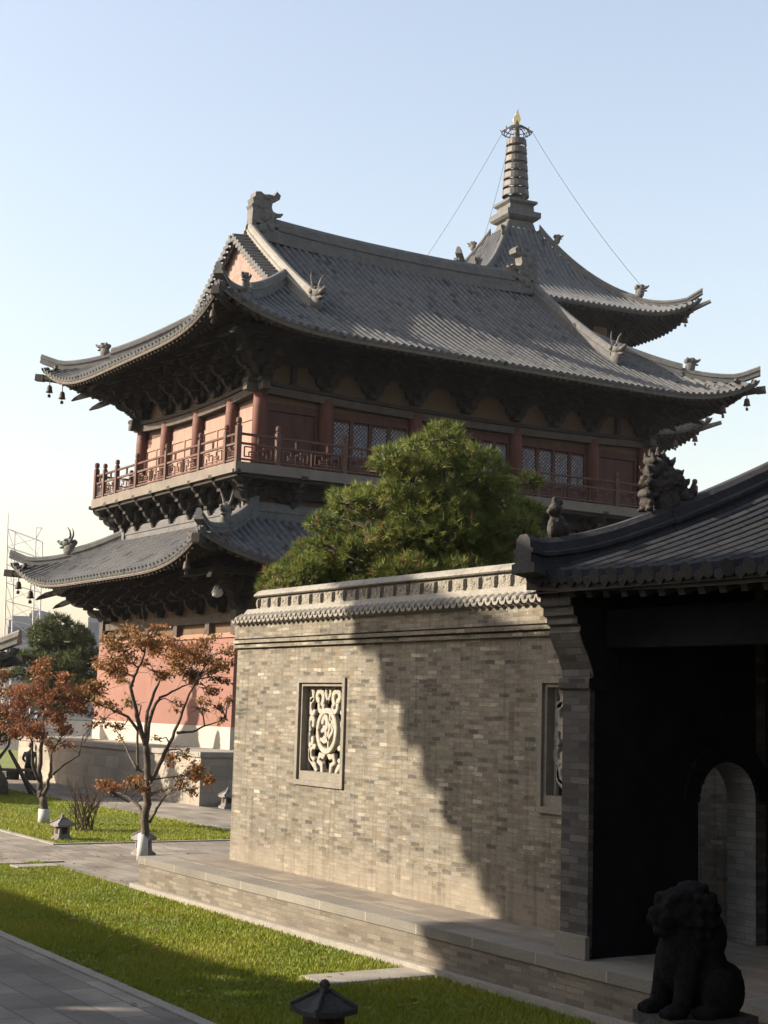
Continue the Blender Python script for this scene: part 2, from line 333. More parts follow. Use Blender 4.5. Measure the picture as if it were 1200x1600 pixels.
def leaves_obj(name, verts, faces, tint, mat, parent):
    """many small faces as one mesh with a per-face tint; numpy arrays"""
    me = bpy.data.meshes.new(name); nv = len(verts); k = faces.shape[1]; nf = len(faces)
    o0 = np.array(ORG.get(parent.name, (0,0,0))) if parent else np.zeros(3)
    me.vertices.add(nv); me.vertices.foreach_set('co', (verts-o0).astype(np.float32).ravel())
    me.loops.add(nf*k); me.loops.foreach_set('vertex_index', faces.astype(np.int32).ravel())
    me.polygons.add(nf); me.polygons.foreach_set('loop_start', np.arange(0, nf*k, k, dtype=np.int32))
    me.polygons.foreach_set('loop_total', np.full(nf, k, dtype=np.int32))
    me.update(calc_edges=True)
    at = me.attributes.new('tint', 'FLOAT', 'FACE'); at.data.foreach_set('value', tint.astype(np.float32))
    me.materials.append(mat)
    o = bpy.data.objects.new(name, me); C.objects.link(o)
    if parent: o.parent = parent
    return o

# ------------------------------------------------------------------ roofs
class Roof:
    def __init__(s, cx, cy, hx, hy, ze, f, lift=1.0, w=7.0, p=5.0, flare=.2, pitch=.3, rad=.085, tl=6.0):
        s.cx, s.cy, s.hx, s.hy, s.ze, s.f, s.lift, s.w, s.p, s.flare, s.pitch, s.rad, s.tl = cx, cy, hx, hy, ze, f, lift, w, p, flare, pitch, rad, tl
    def half(s, side): return (s.hx, s.hy) if side in 'SN' else (s.hy, s.hx)
    def P(s, side, u, t):
        a, b = s.half(side)
        c = a-abs(u); k = max(0., min(1.3, 1-c/s.w))**s.p*max(0., 1-t/s.tl)
        d = s.flare*k; sg = 1 if u >= 0 else -1
        x, y, z = u+sg*d, -b+t-d, s.ze+s.f(t)+s.lift*k
        if side == 'S': q = (x, y)
        elif side == 'E': q = (-y, x)
        elif side == 'N': q = (-x, -y)
        else: q = (y, -x)
        return Vector((s.cx+q[0], s.cy+q[1], z))
    def frame(s, side, u, t):
        e = .02; p = s.P(side, u, t)
        du = (s.P(side, u+e, t)-s.P(side, u-e, t)).normalized(); dt = (s.P(side, u, t+e)-s.P(side, u, t-e)).normalized()
        n = du.cross(dt)
        if n.z < 0: n = -n
        return p, du, dt, n.normalized()
    def tiles(s, mb, side, T, nt=14, ends=True, step=True):
        a, _ = s.half(side); n = max(3, int(round(2*a/s.pitch))); p = 2*a/n; r = s.rad
        prof = [(-p/2, -.02), (-r*1.15, -.005), (-r*.75, r*.75), (0, r*1.05), (r*.75, r*.75), (r*1.15, -.005), (p/2, -.02)]
        for i in range(n):
            u = -a+p*(i+.5); tm = T(u)
            if tm < .12: continue
            k = max(2, int(nt*tm/7)+2); vs = []; uvs = []; m = len(prof)
            for j in range(k+1):
                t = tm*(j/k)**1.15
                pp, du, dt, nn = s.frame(side, u, t)
                for q, (ds, dn) in enumerate(prof):
                    vs.append(pp+du*ds+nn*dn); uvs.append((i*2+(.5 if 1 < q < 5 else 1.5), t/.3))
            fs = [(j*m+q, j*m+q+1, (j+1)*m+q+1, (j+1)*m+q) for j in range(k) for q in range(m-1)]
            mb.add(vs, fs, uvs)
            if ends:
                pp, du, dt, nn = s.frame(side, u, 0)
                o = pp-dt*.012; vs = [o+nn*r*.1+(du*math.cos(2*math.pi*q/8)+nn*math.sin(2*math.pi*q/8))*r*1.12 for q in range(8)]
                vs2 = [v+dt*.06 for v in vs]
                mb.add(vs+vs2, [tuple(range(8))]+[(q, (q+1)%8, 8+(q+1)%8, 8+q) for q in range(8)], [(i*2+.5, .5)]*16)
                o = pp+du*(p/2)-dt*.008   # drip tile between two rows
                hw = p/2-r*.7
                vs = [o-du*hw-nn*.0, o+du*hw-nn*.0, o+du*hw*.75-nn*r*.8, o-nn*r*1.5, o-du*hw*.75-nn*r*.8]
                vs2 = [v+dt*.03 for v in vs]
                mb.add(vs+vs2, [tuple(range(5))]+[(q, (q+1)%5, 5+(q+1)%5, 5+q) for q in range(5)], [(i*2+1.5, .5)]*10)
    def soffit(s, mb, side, t0, t1, drop, nu=40):
        a, _ = s.half(side); vs = []; fs = []
        us = [-a+2*a*i/nu for i in range(nu+1)]
        for u in us:
            c = a-abs(u)
            for t in (t0, t1):
                tt = min(t, max(c, t0)) if t == t1 else t
                vs.append(s.P(side, u, tt)-Vector((0,0,drop)))
        fs = [(2*i, 2*i+2, 2*i+3, 2*i+1) for i in range(nu)]
        mb.add(vs, fs)
    def fascia(s, mb, side, t, z0, z1, nu=60, th=.06):
        a, _ = s.half(side)
        for i in range(nu):
            u0, u1 = -a+2*a*i/nu, -a+2*a*(i+1)/nu
            A, B = s.P(side, u0, t), s.P(side, u1, t); A2, B2 = s.P(side, u0, t+th), s.P(side, u1, t+th)
            d0, d1 = Vector((0,0,z0)), Vector((0,0,z1))
            mb.add([A+d0, B+d0, B+d1, A+d1, A2+d0, B2+d0], [(0,1,2,3), (0,4,5,1)])
    def rafters(s, mb, side, t0, t1, drop, size, pitch):
        a, _ = s.half(side); n = int(2*a/pitch)
        for i in range(n):
            u = -a+pitch*.5+(2*a-pitch)*i/(n-1); c = a-abs(u)
            e = min(t1, c+.1)
            if e-t0 < .1: e = t0+.25
            A = s.P(side, u, t0)-Vector((0,0,drop)); B = s.P(side, u, e)-Vector((0,0,drop))
            mb.bar(A, B, size, size)
    def hip_pts(s, corner, c0, c1, n=14, dz=0):
        sx, sy = corner; out = []
        for i in range(n+1):
            c = c0+(c1-c0)*i/n
            if sy < 0: p = s.P('S', sx*(s.hx-c), c)
            else: p = s.P('N', -sx*(s.hx-c), c)
            out.append(p+Vector((0,0,dz)))
        return out
def ridge(mb, pts, wd, ht, tipup=0, ends=True):
    """layered ridge swept along a path: stacked courses under a rounded cap"""
    prof = [(-.62, -.1), (-.62, .16), (-.44, .18), (-.44, .44), (-.54, .46), (-.54, .56), (-.40, .60), (-.36, .84), (-.18, .98), (.18, .98), (.36, .84), (.40, .60), (.54, .56), (.54, .46), (.44, .44), (.44, .18), (.62, .16), (.62, -.1)]
    n = len(prof); vs = []; uvs = []; L = 0
    for i, p in enumerate(pts):
        d = pts[min(i+1, len(pts)-1)]-pts[max(i-1, 0)]; h = Vector((d.x, d.y, 0))
        h = h.normalized() if h.length > 1e-6 else Vector((1,0,0))
        x = Vector((h.y, -h.x, 0))
        if i: L += (pts[i]-pts[i-1]).length
        vs += [p+x*q[0]*wd+Vector((0,0,1))*q[1]*ht for q in prof]; uvs += [(q[1]*3, L*2) for q in prof]
    fs = [(i*n+k, i*n+(k+1)%n, (i+1)*n+(k+1)%n, (i+1)*n+k) for i in range(len(pts)-1) for k in range(n)]
    fs += [tuple(range(n-1, -1, -1)), tuple((len(pts)-1)*n+k for k in range(n))]
    mb.add(vs, fs, uvs)
def beast(mb, base, ang, s=1.0, horns=True, tall=1.0):
    """crouching roof beast looking along ang"""
    rot = Matrix.Rotation(ang, 3, 'Z'); B = Vector(base)
    def E(c, r, pitch=0):
        mb.ell(B+rot@(Vector(c)*s), Vector(r)*s, 9, 6, rot@Matrix.Rotation(pitch, 3, 'Y'))
    E((0, 0, .22*tall), (.26, .17, .34*tall)); E((.08, 0, .52*tall), (.24, .17, .20))
    E((.30, 0, .50*tall), (.20, .12, .09), -.25); E((.26, 0, .34*tall), (.17, .10, .06), .2)
    E((.47, 0, .58*tall), (.06, .07, .06)); E((-.16, 0, .50*tall), (.18, .16, .13), .5)
    for q in (-1, 1):
        E((-.12, q*.17, .60*tall), (.10, .04, .09), .6); E((.14, q*.13, .64*tall), (.05, .05, .05))
        if horns:
            pts = [B+rot@(Vector((x_, q*(.07+.05*k), z_*tall+dz))*s) for k, (x_, z_, dz) in enumerate(((.0, .62, 0), (-.08, .62, .2), (-.06, .62, .38), (.03, .62, .52)))]
            mb.tube(pts, [.05*s, .042*s, .03*s, .012*s], 6)
def chiwen(mb, x0, y, z0, sg, s=1.0, th=.42):
    """ridge-end owl tail: jaws bite the ridge, tail rises and curls inwards; sg = direction of the ridge"""
    o = [(-.30,-.1),(-.36,.5),(-.34,1.0),(-.40,1.12),(-.32,1.22),(-.36,1.38),(-.26,1.45),(-.24,1.62),(-.05,1.66),(.10,1.58),(.30,1.62),(.48,1.60),(.60,1.78),(.66,1.72),(.74,1.66),(.70,1.50),(.60,1.46),(.44,1.40),(.40,1.16),(.46,1.02),(.62,.98),(.84,1.02),(.86,.97),(.70,.88),(.52,.82),(.50,.62),(.66,.60),(.80,.55),(.68,.44),(.72,.30),(.95,.22),(.95,-.1)]
    mb.prism([(p[0]*sg*s, p[1]*s) for p in o], -th/2*s, th/2*s, lambda p, q, d: (x0+p, y+d, z0+q))
    for q in (-1, 1):
        for (px, pz, r) in ((.1, .35, .2), (.15, .8, .22), (.0, 1.2, .2), (.42, .42, .14), (.25, 1.5, .12)):
            mb.ell((x0+px*sg*s, y+q*th*.45*s, z0+pz*s), (r*s, .09*s, r*s), 9, 6)
    for (a, bq) in (((.55, .95), (.95, 1.06)), ((.5, .62), (.85, .72))):
        mb.tube([(x0+a[0]*sg*s, y, z0+a[1]*s), (x0+bq[0]*sg*s*.9, y, z0+(a[1]+.02)*s), (x0+bq[0]*sg*s, y, z0+bq[1]*s)], [.07*s, .05*s, .015*s], 6)

# ------------------------------------------------------------------ ground
g = MB(); g.box(-600, 900, -300, 1500, -.4, -.012); struct('ground', g, M['earth'])
g = MB(); g.box(6.72, 20.05, 23.0, 60, -.3, -.006); struct('stone_path', g, M['paving'])
g = MB(); g.box(-30, 6.58, -12, 60, -.3, .0); struct('walkway', g, M['paving'])
g = MB(); g.box(6.58, 6.72, -12, 28.5, -.3, .02); g.box(6.72, 10.6, 28.36, 28.5, -.3, .02); struct('lawn_kerb', g, M['slab'])
g = MB(); g.box(11.6, 11.72, 31.75, 60, -.3, .02); g.box(11.72, 16.9, 31.75, 31.87, -.3, .02); g.box(16.9, 17.02, 31.75, 60, -.3, .02); struct('far_lawn_kerb', g, M['slab'])
def sheet(name, x0, x1, y0, y1, z, nx, ny):
    g = MB(); rr = random.Random(name)
    vs = [(x0+(x1-x0)*i/nx, y0+(y1-y0)*j/ny, z+(0 if i in (0, nx) or j in (0, ny) else rr.uniform(-.008, .012))) for j in range(ny+1) for i in range(nx+1)]
    g.add(vs, [(j*(nx+1)+i, j*(nx+1)+i+1, (j+1)*(nx+1)+i+1, (j+1)*(nx+1)+i) for j in range(ny) for i in range(nx)])
    o = struct(name, g, M['lawn']); return o
sheet('lawn', 6.72, 10.12, -6, 28.36, .012, 14, 100)
sheet('far_lawn', 11.72, 16.9, 31.87, 58, .012, 20, 80)
sheet('back_lawn', 12, 30, 62.5, 90, .012, 12, 12)
sheet('pine_lawn', 13.2, 19.5, 14, 27.0, .012, 12, 20)
def grass(name, regions, hgt, label):
    vs = []; fs = []; ti = []; rs = np.random.RandomState(3); base = 0
    for (x0, x1, y0, y1, n, skip) in regions:
        # denser towards the viewer
        q = rs.rand(n); y = y0+(y1-y0)*q**1.3; x = x0+(x1-x0)*rs.rand(n)
        ok = np.ones(n, bool)
        for (a, b_, c_, d_) in skip: ok &= ~((x > a) & (x < b_) & (y > c_) & (y < d_))
        x, y = x[ok], y[ok]; n = len(x)
        patch = .5+.5*np.sin(x*1.7+np.sin(y*.9)*1.5)*np.sin(y*1.1+1.3)
        h = hgt*(.5+.9*rs.rand(n))*(.75+.5*patch); an = rs.rand(n)*6.283; wv = .006+.006*rs.rand(n)+.00022*y
        lean = .5*h; l2 = rs.rand(n)*6.283
        v = np.zeros((n, 3, 3))
        v[:,0,0] = x-np.cos(an)*wv; v[:,0,1] = y-np.sin(an)*wv; v[:,1,0] = x+np.cos(an)*wv; v[:,1,1] = y+np.sin(an)*wv
        v[:,2,0] = x+np.cos(l2)*lean; v[:,2,1] = y+np.sin(l2)*lean; v[:,:2,2] = .008; v[:,2,2] = .008+h
        vs.append(v.reshape(-1, 3)); ti.append(np.clip(.15+.5*patch+.35*(rs.rand(n)-.3), 0, 1))
    V = np.concatenate(vs); T_ = np.concatenate(ti)
    o = leaves_obj(name, V, np.arange(len(V)).reshape(-1, 3), T_, M['grass'], None)
    return tag(o, label, 'grass', kind='stuff')
grass('grass', [(6.74, 10.12, 11.5, 28.34, 90000, [(8.66, 10.2, 14.95, 15.6), (9.3, 10.3, 27.3, 27.9), (8.9, 9.9, 28.15, 28.6)]), (11.74, 16.88, 31.9, 56, 45000, [])], .05, 'short green lawn grass beside the brick platform and under the trees')
def slab(x0, x1, y0, y1, z1, label):
    g = MB(); k = .015
    g.add([(x0,y0,-.05),(x1,y0,-.05),(x1,y1,-.05),(x0,y1,-.05),(x0,y0,z1-k),(x1,y0,z1-k),(x1,y1,z1-k),(x0,y1,z1-k),(x0+k,y0+k,z1),(x1-k,y0+k,z1),(x1-k,y1-k,z1),(x0+k,y1-k,z1)],
          [(0,1,5,4),(1,2,6,5),(2,3,7,6),(3,0,4,7),(4,5,9,8),(5,6,10,9),(6,7,11,10),(7,4,8,11),(8,9,10,11)])
    tag(g.build('paving_slab', M['slab']), label, 'paving slab', 'pale slabs laid in the lawn')
slab(8.66, 10.14, 14.98, 15.58, .05, 'pale concrete slab in the grass at the foot of the platform')
slab(9.35, 10.15, 27.35, 27.8, .045, 'small pale slab in the grass behind the platform end, nearer one')
slab(8.6, 9.75, 28.0, 28.3, .045, 'long pale slab at the far left edge of the near lawn')

# ------------------------------------------------------------------ brick platform
pf = empty('brick_platform', (10.17, 14, 0), 'long low brick platform with grey cap stones carrying the wall and gatehouse', 'platform')
g = MB(); g.box(10.19, 12.75, 13.1, 23.83, .11, .425); g.box(10.19, 18.2, .5, 13.098, .11, .425); g.build('brick_side', M['platform_brick'], pf)
g = MB(); g.box(10.17, 10.60, .5, 23.85, .427, .545); g.box(10.602, 12.77, 23.5, 23.85, .427, .545); g.build('cap_stones', M['cap_stone'], pf)
g = MB(); g.box(10.602, 12.75, 13.1, 23.498, .427, .55); g.box(10.602, 18.2, .5, 13.098, .427, .55); g.build('paved_top', M['platform_top'], pf)
g = MB(); g.box(10.09, 12.9, 13.1, 23.97, -.1, .108); g.box(10.09, 18.3, .5, 13.098, -.1, .108); g.build('footing', M['slab'], pf)

# ------------------------------------------------------------------ brick screen wall
WX0, WX1 = 11.35, 12.0; WY0, WY1 = 13.1, 22.88; PZ = .552
wl = empty('screen_wall', (11.35, 18, .55), 'sunlit brick screen wall with tiled coping and two carved windows', 'wall')
wins = [(19.30, 20.75, 1.88, 3.48), (13.28, 14.73, 1.88, 3.48)]
g = MB()
ys = sorted({WY0, WY1, *[w_[0] for w_ in wins], *[w_[1] for w_ in wins]}); zs = [PZ, 1.88, 3.48, 4.35]
def hole(y, z): return any(a < y < b_ and c_ < z < d_ for a, b_, c_, d_ in wins)
for x in (WX0, WX1):
    for i in range(len(ys)-1):
        for j in range(3):
            if x == WX0 and hole((ys[i]+ys[i+1])/2, (zs[j]+zs[j+1])/2): continue
            g.add([(x, ys[i], zs[j]), (x, ys[i+1], zs[j]), (x, ys[i+1], zs[j+1]), (x, ys[i], zs[j+1])], [(0,1,2,3)])
g.add([(WX0,WY1,PZ),(WX1,WY1,PZ),(WX1,WY1,4.35),(WX0,WY1,4.35)], [(0,1,2,3)])
g.add([(WX0,WY0,PZ),(WX1,WY0,PZ),(WX1,WY0,4.35),(WX0,WY0,4.35)], [(0,1,2,3)])
g.build('brickwork', M['brick'], wl)
g = MB()   # two projecting courses and the upper band
g.box(WX0-.055, WX1+.055, WY0+.002, WY1+.055, 3.965, 4.015); g.box(WX0-.095, WX1+.095, WY0+.002, WY1+.095, 4.04, 4.09)
g.box(WX0-.045, WX1+.045, WY0+.002, WY1+.045, 4.115, 4.34); g.build('string_courses', M['brick'], wl)
# coping: tile eave, sloped band, frieze with bosses, rounded cap
cop = MB(); CXc = (WX0+WX1)/2
def cope_prof(pts, mb): mb.prism(pts, WY0+.45, WY1-.18, lambda p, q, d: (CXc+p, d, q))
cope_prof([(-.40, 4.44), (-.27, 4.60), (.27, 4.60), (.40, 4.44)], cop); 
cop.build('sloped_band', M['cope'], wl)
fr = MB(); fr.prism([(-.22, 4.597), (-.20, 4.80), (.20, 4.80), (.22, 4.597)], WY0+.55, WY1-.42, lambda p, q, d: (CXc+p, d, q)); frieze = fr.build('frieze', M['carved'], wl)
cp = MB(); pr = [(-.25, 4.797), (-.27, 4.815), (-.25, 4.845), (-.18, 4.90), (-.07, 4.925), (.07, 4.925), (.18, 4.90), (.25, 4.845), (.27, 4.815), (.25, 4.797)]
y_ = WY0+.5
while y_ < WY1-.4:
    y2 = min(y_+.42, WY1-.38); cp.prism(pr, y_+.004, y2-.004, lambda p, q, d: (CXc+p, d, q)); y_ = y2
cp.build('ridge_cap', M['cope'], wl)
bo = MB()
bo.add([(0,-.055,-.07),(0,.055,-.07),(0,.075,.0),(0,.055,.085),(0,-.055,.085),(0,-.075,.0),(-.10,-.03,-.06),(-.10,.03,-.06),(-.115,.05,0),(-.10,.03,.065),(-.10,-.03,.065),(-.115,-.05,0)],
       [(6,7,8,9,10,11),(0,1,7,6),(1,2,8,7),(2,3,9,8),(3,4,10,9),(4,5,11,10),(5,0,6,11)])
b0 = None; nB = 24
for i in range(nB):
    y_ = WY0+1.35+(WY1-WY0-1.85)*i/(nB-1)
    lx, ly, lz = CXc-.205-ORG[wl.name][0], y_-ORG[wl.name][1], 4.685-ORG[wl.name][2]
    if b0 is None: b0 = bo.build('boss', M['carved'], frieze, local=True); b0.location = (lx, ly, lz); b0.scale = (.5, .62, 1)
    else: inst(b0, frieze, (lx, ly, lz), 0, (.5, .62, 1))
# carved relief between the bosses
rel = MB()
for i in range(nB-1):
    y_ = WY0+1.35+(WY1-WY0-1.85)*(i+.5)/(nB-1)
    for k in range(5): rel.ell((CXc-.208, y_+rnd.uniform(-.06, .06), 4.685+rnd.uniform(-.06, .07)), (.018, rnd.uniform(.02, .04), rnd.uniform(.015, .035)), 6, 4)
rel.build('relief', M['carved'], frieze)
te = MB()
for sgn in (-1, 1):
    n = int((WY1-WY0-.2)/.152)
    for i in range(n):
        y_ = WY0+.1+.152*(i+.5); x_in, x_out = CXc+sgn*.36, CXc+sgn*.47
        for (dy, r0, zz) in ((0, .052, 4.43),):
            vs = []
            for (xx, z_) in ((x_in, 4.475), (x_out, 4.415)):
                vs += [(xx, y_+.052*math.cos(math.pi*q/6), z_+.052*math.sin(math.pi*q/6)) for q in range(7)]
            te.add(vs, [(q, q+1, 8+q, 7+q) for q in range(6)]+[tuple(range(7, 14))])
            te.lathe((x_out, y_, 4.41), [(.0, 0), (.0, 0)], 3, False)
        # crescent drip
        vs = []; 
        for (rr, xo) in ((.066, 0), (.04, 0)):
            vs += [(x_out+sgn*.008, y_+.076+rr*math.cos(math.pi+math.pi*q/6), 4.425+rr*math.sin(math.pi+math.pi*q/6)*(1.0 if rr > .05 else .8)) for q in range(7)]
        vs += [(v[0]-sgn*.10, v[1], v[2]+.05) for v in vs]
        te.add(vs, [(q, q+1, 7+q+1, 7+q) for q in range(6)]+[(q, q+1, 15+q, 14+q) for q in range(6)]+[(7+q, 8+q, 22+q, 21+q) for q in range(6)])
te.prism([(-.43, 4.385), (-.40, 4.445), (.40, 4.445), (.43, 4.385), (.38, 4.342), (-.38, 4.342)], WY0+.1, WY1+.05, lambda p, q, d: (CXc+p, d, q))
te.build('tile_eave', M['cope'], wl)
# carved windows
def stroke(mb, pts, wd, x0, x1):
    """flat carved stroke in the wall plane (y, z), from depth x0 to x1"""
    n = len(pts); L = []; Rt = []
    for i in range(n):
        a = Vector(pts[max(i-1, 0)]); b_ = Vector(pts[min(i+1, n-1)]); d = (b_-a); d = d/(d.length+1e-9); nn = Vector((-d.y, d.x))
        wv = 1.55*wd*(1 if 0 < i < n-1 else .7); p = Vector(pts[i]); L.append(p+nn*wv/2); Rt.append(p-nn*wv/2)
    vs = []
    for x, s in ((x0, .72), (x0+.012, 1), (x1, 1)):
        for i in range(n):
            m_ = (L[i]+Rt[i])/2
            for q in (m_+(L[i]-m_)*s, m_+(Rt[i]-m_)*s): vs.append((x, q.x, q.y))
    fs = []
    for i in range(n-1):
        a = 2*i; fs.append((a, a+1, a+3, a+2))
        for k in (0, 1):
            o = k*2*n+a; p_ = (k+1)*2*n+a
            fs += [(o, o+2, p_+2, p_), (o+1, p_+1, p_+3, o+3)]
    for e in (0, 2*(n-1)):
        for k in (0, 1): fs.append((k*2*n+e, k*2*n+e+1, (k+1)*2*n+e+1, (k+1)*2*n+e))
    mb.add(vs, fs)
def spiral(cy, cz, r0, r1, a0, a1, n=18, ky=1.0, kz=1.0):
    return [(cy+ky*(r0+(r1-r0)*i/n)*math.cos(a0+(a1-a0)*i/n), cz+kz*(r0+(r1-r0)*i/n)*math.sin(a0+(a1-a0)*i/n)) for i in range(n+1)]
def carved_window(y0, y1, z0, z1):
    f = MB(); xo, xi = WX0-.035, WX0+.26
    def rim(a, b_, c_, d_, wd, xa, xb, sill):
        f.box(xa, xb, a, a+wd, c_, d_); f.box(xa, xb, b_-wd, b_, c_, d_); f.box(xa, xb, a+wd, b_-wd, d_-wd, d_); f.box(xa, xb, a+wd, b_-wd, c_, c_+sill)
    e = .001
    rim(y0+e, y1-e, z0+e, z1-e, .075, xo, WX0+.12, .075); rim(y0+.077, y1-.077, z0+.077, z1-.077, .05, WX0+.005, xi, .13)
    frm = f.build('window', M['frame'], wl)
    f = MB(); f.box(xi-.035, xi-.005, y0+.12, y1-.12, z0+.2, z1-.12); f.build('back_panel', M['recess'], frm)
    L = MB(); ya, yb, za, zb = y0+.13, y1-.13, z0+.21, z1-.13; cy, cz = (ya+yb)/2, (za+zb)/2-.03; w_, h_ = (yb-ya), (zb-za); X0, X1 = WX0+.105, WX0+.17
    for a_ in ((ya+.015, za), (yb-.015, za)): stroke(L, [a_, (a_[0], zb)], .03, X0+.015, X1)
    stroke(L, [(ya, zb-.015), (yb, zb-.015)], .035, X0+.01, X1)
    pi = math.pi
    stroke(L, spiral(cy, cz, .30, .30, 0, 2*pi, 36, .9, 1.0), .055, X0-.015, X1)
    for s in (-1, 1):
        def T(sp): return [(cy+s*(p[0]-cy), p[1]) for p in sp]
        stroke(L, T(spiral(cy+w_*.22, zb-.16, .13, .05, pi*1.35, -pi*.55, 20)), .06, X0, X1)
        stroke(L, T(spiral(cy+w_*.43, zb-.13, .10, .07, pi*.5, pi*1.8, 14, .7)), .05, X0, X1)
        stroke(L, T(spiral(cy+w_*.38, cz+.33, .14, .06, pi*.6, -pi*.9, 18, .8)), .055, X0, X1)
        stroke(L, T(spiral(cy+w_*.16, cz+.36, .10, .05, pi*.2, -pi*1.2, 14, .9)), .05, X0, X1)
        stroke(L, T(spiral(cy+w_*.40, cz+.10, .12, .06, -pi*.4, pi*1.25, 18, .75)), .055, X0, X1)
        stroke(L, T(spiral(cy+w_*.41, cz-.14, .12, .06, pi*.4, -pi*1.25, 18, .75)), .055, X0, X1)
        stroke(L, T(spiral(cy+w_*.34, cz-.36, .13, .06, pi*.7, -pi*.8, 18, .9)), .055, X0, X1)
        stroke(L, T([(cy+w_*.44, cz-.27), (cy+w_*.42, cz-.42), (cy+w_*.30, cz-.52), (cy+w_*.24, cz-.60)]), .06, X0, X1)
        stroke(L, T([(cy+.02, cz-.30), (cy+.10, cz-.38), (cy+.20, cz-.36), (cy+.24, cz-.45), (cy+.14, cz-.50), (cy+.12, cz-.62)]), .06, X0, X1)
        stroke(L, T([(cy+.06, zb-.02), (cy+.07, zb-.10), (cy+.02, zb-.20)]), .05, X0, X1)
    # bird and blossom in the roundel
    stroke(L, [(cy-.05, cz-.27), (cy-.03, cz-.05), (cy-.10, cz+.10), (cy-.06, cz+.27)], .04, X0, X1)
    stroke(L, spiral(cy+.06, cz+.10, .10, .04, 0, 1.9*pi, 16, .8, 1.3), .06, X0-.005, X1)
    stroke(L, spiral(cy+.09, cz-.06, .09, .03, .5, 1.7*pi, 14), .05, X0, X1)
    stroke(L, [(cy+.2, cz-.12), (cy+.08, cz-.16), (cy-.02, cz-.13), (cy-.14, cz-.02), (cy-.20, cz+.08)], .045, X0, X1)
    stroke(L, spiral(cy-.12, cz+.08, .08, .03, -.5, 1.5*pi, 14), .04, X0, X1)
    L.build('carved_panel', M['pale_carving'], frm, fix=True)
for w_ in wins: carved_window(*w_)

# ------------------------------------------------------------------ stone terrace under the tower
TX0, TX1, TY0, TY1, TZ = 20.0, 43.4, 42.5, 59.2, 1.6
tr = empty('stone_terrace', (31.7, 50.8, 0), 'pale stone terrace carrying the two-storey tower', 'terrace')
g = MB(); g.box(TX0, TX1, TY0, TY1, -.1, TZ-.16); g.build('masonry', M['terrace'], tr)
g = MB(); g.box(TX0-.05, TX1+.05, TY0-.05, TY1+.05, TZ-.158, TZ); g.build('coping', M['slab'], tr)
g = MB(); g.box(20.6, 22.4, 42.3, 42.498, -.1, .14); g.box(21.2, 22.0, 42.42, 42.498, .14, 1.1); g.build('niche', M['stone'], tr)

# ------------------------------------------------------------------ two-storey tower
CX, CY = 31.72, 50.78
tw = empty('tower', (CX, CY, TZ), 'two-storey timber tower with grey curved roofs, red lower wall and balcony', 'tower')
# lower storey
LX0, LX1, LY0, LY1 = 22.03, 41.41, 44.69, 56.6
g = MB(); g.box(LX0-.03, LX1+.03, LY0-.03, LY1+.03, TZ+.002, 2.31); g.build('white_base', M['white'], tw)
def frustum(mb, a, b_, z0, z1):
    (x0, x1, y0, y1), (X0, X1, Y0, Y1) = a, b_
    mb.add([(x0,y0,z0),(x1,y0,z0),(x1,y1,z0),(x0,y1,z0),(X0,Y0,z1),(X1,Y0,z1),(X1,Y1,z1),(X0,Y1,z1)], [(0,3,2,1),(4,5,6,7),(0,1,5,4),(1,2,6,5),(2,3,7,6),(3,0,4,7)])
g = MB(); frustum(g, (LX0, LX1, LY0, LY1), (LX0+.06, LX1-.06, LY0+.06, LY1-.06), 2.312, 5.2); lw = g.build('red_lower_wall', M['red_wall'], tw)
g = MB(); frustum(g, (LX0, LX1, LY0, LY1), (LX0+.35, LX1-.35, LY0+.35, LY1-.35), 5.202, 5.42); g.build('wall_coping', M['red_top'], lw)
g = MB(); g.box(LX0+.3, LX1-.3, LY0+.3, LY1-.3, 5.4, 8.3); g.build('inner_wall', M['ochre'], tw)
g = MB(); g.box(LX0+.12, LX1-.12, LY0+.12, LY1-.12, 5.72, 5.97); g.build('lower_lintel', M['beam'], tw)
def lbox(*a): g = MB(); g.box(*a); g.build('lintel_post', M['beam'], tw)
for x in (LX0+.2, LX1-.2): 
    for y in (LY0+.2, LY1-.2): lbox(x-.17, x+.17, y-.17, y+.17, 5.3, 6.1)
for y in (47.0, 49.6, 52.1, 54.5): lbox(LX0+.1, LX0+.298, y-.16, y+.16, 5.35, 5.718)
for x in (24.8, 28.5, 35, 38.7): lbox(x-.16, x+.16, LY0+.1, LY0+.298, 5.35, 5.718)
# upper storey
UX0, UX1, UY0, UY1 = 23.15, 40.29, 45.81, 55.8
g = MB(); g.box(UX0+.12, UX1-.12, UY0+.12, UY1-.12, 10.86, 13.3); g.build('upper_wall', M['red_timber'], tw)
g = MB(); g.box(UX0+.15, UX1-.15, UY0+.15, UY1-.15, 13.302, 15.9); g.build('upper_plaster', M['ochre'], tw)
fx = [23.2, 25.77, 29.48, 33.96, 37.67, 40.24]; ly = [45.86, 47.8, 50.55, 53.4, 55.75]
g = MB(); g.lathe((0,0,0), [(.25, 0), (.25, 2.2), (.22, 2.75)], 14); col = None
for x, y in [(x, UY0) for x in fx]+[(UX0, y) for y in ly[1:]]+[(UX1, y) for y in ly[1:]]+[(x, UY1) for x in fx[1:5]]:
    loc = (x-CX, y-CY, 10.86-TZ)
    if col is None: col = g.build('column', M['red_column'], tw, True, local=True); col.location = loc
    else: inst(col, tw, loc)
def sag(v, half, amt=.2): return amt*(abs(v)/half)**2
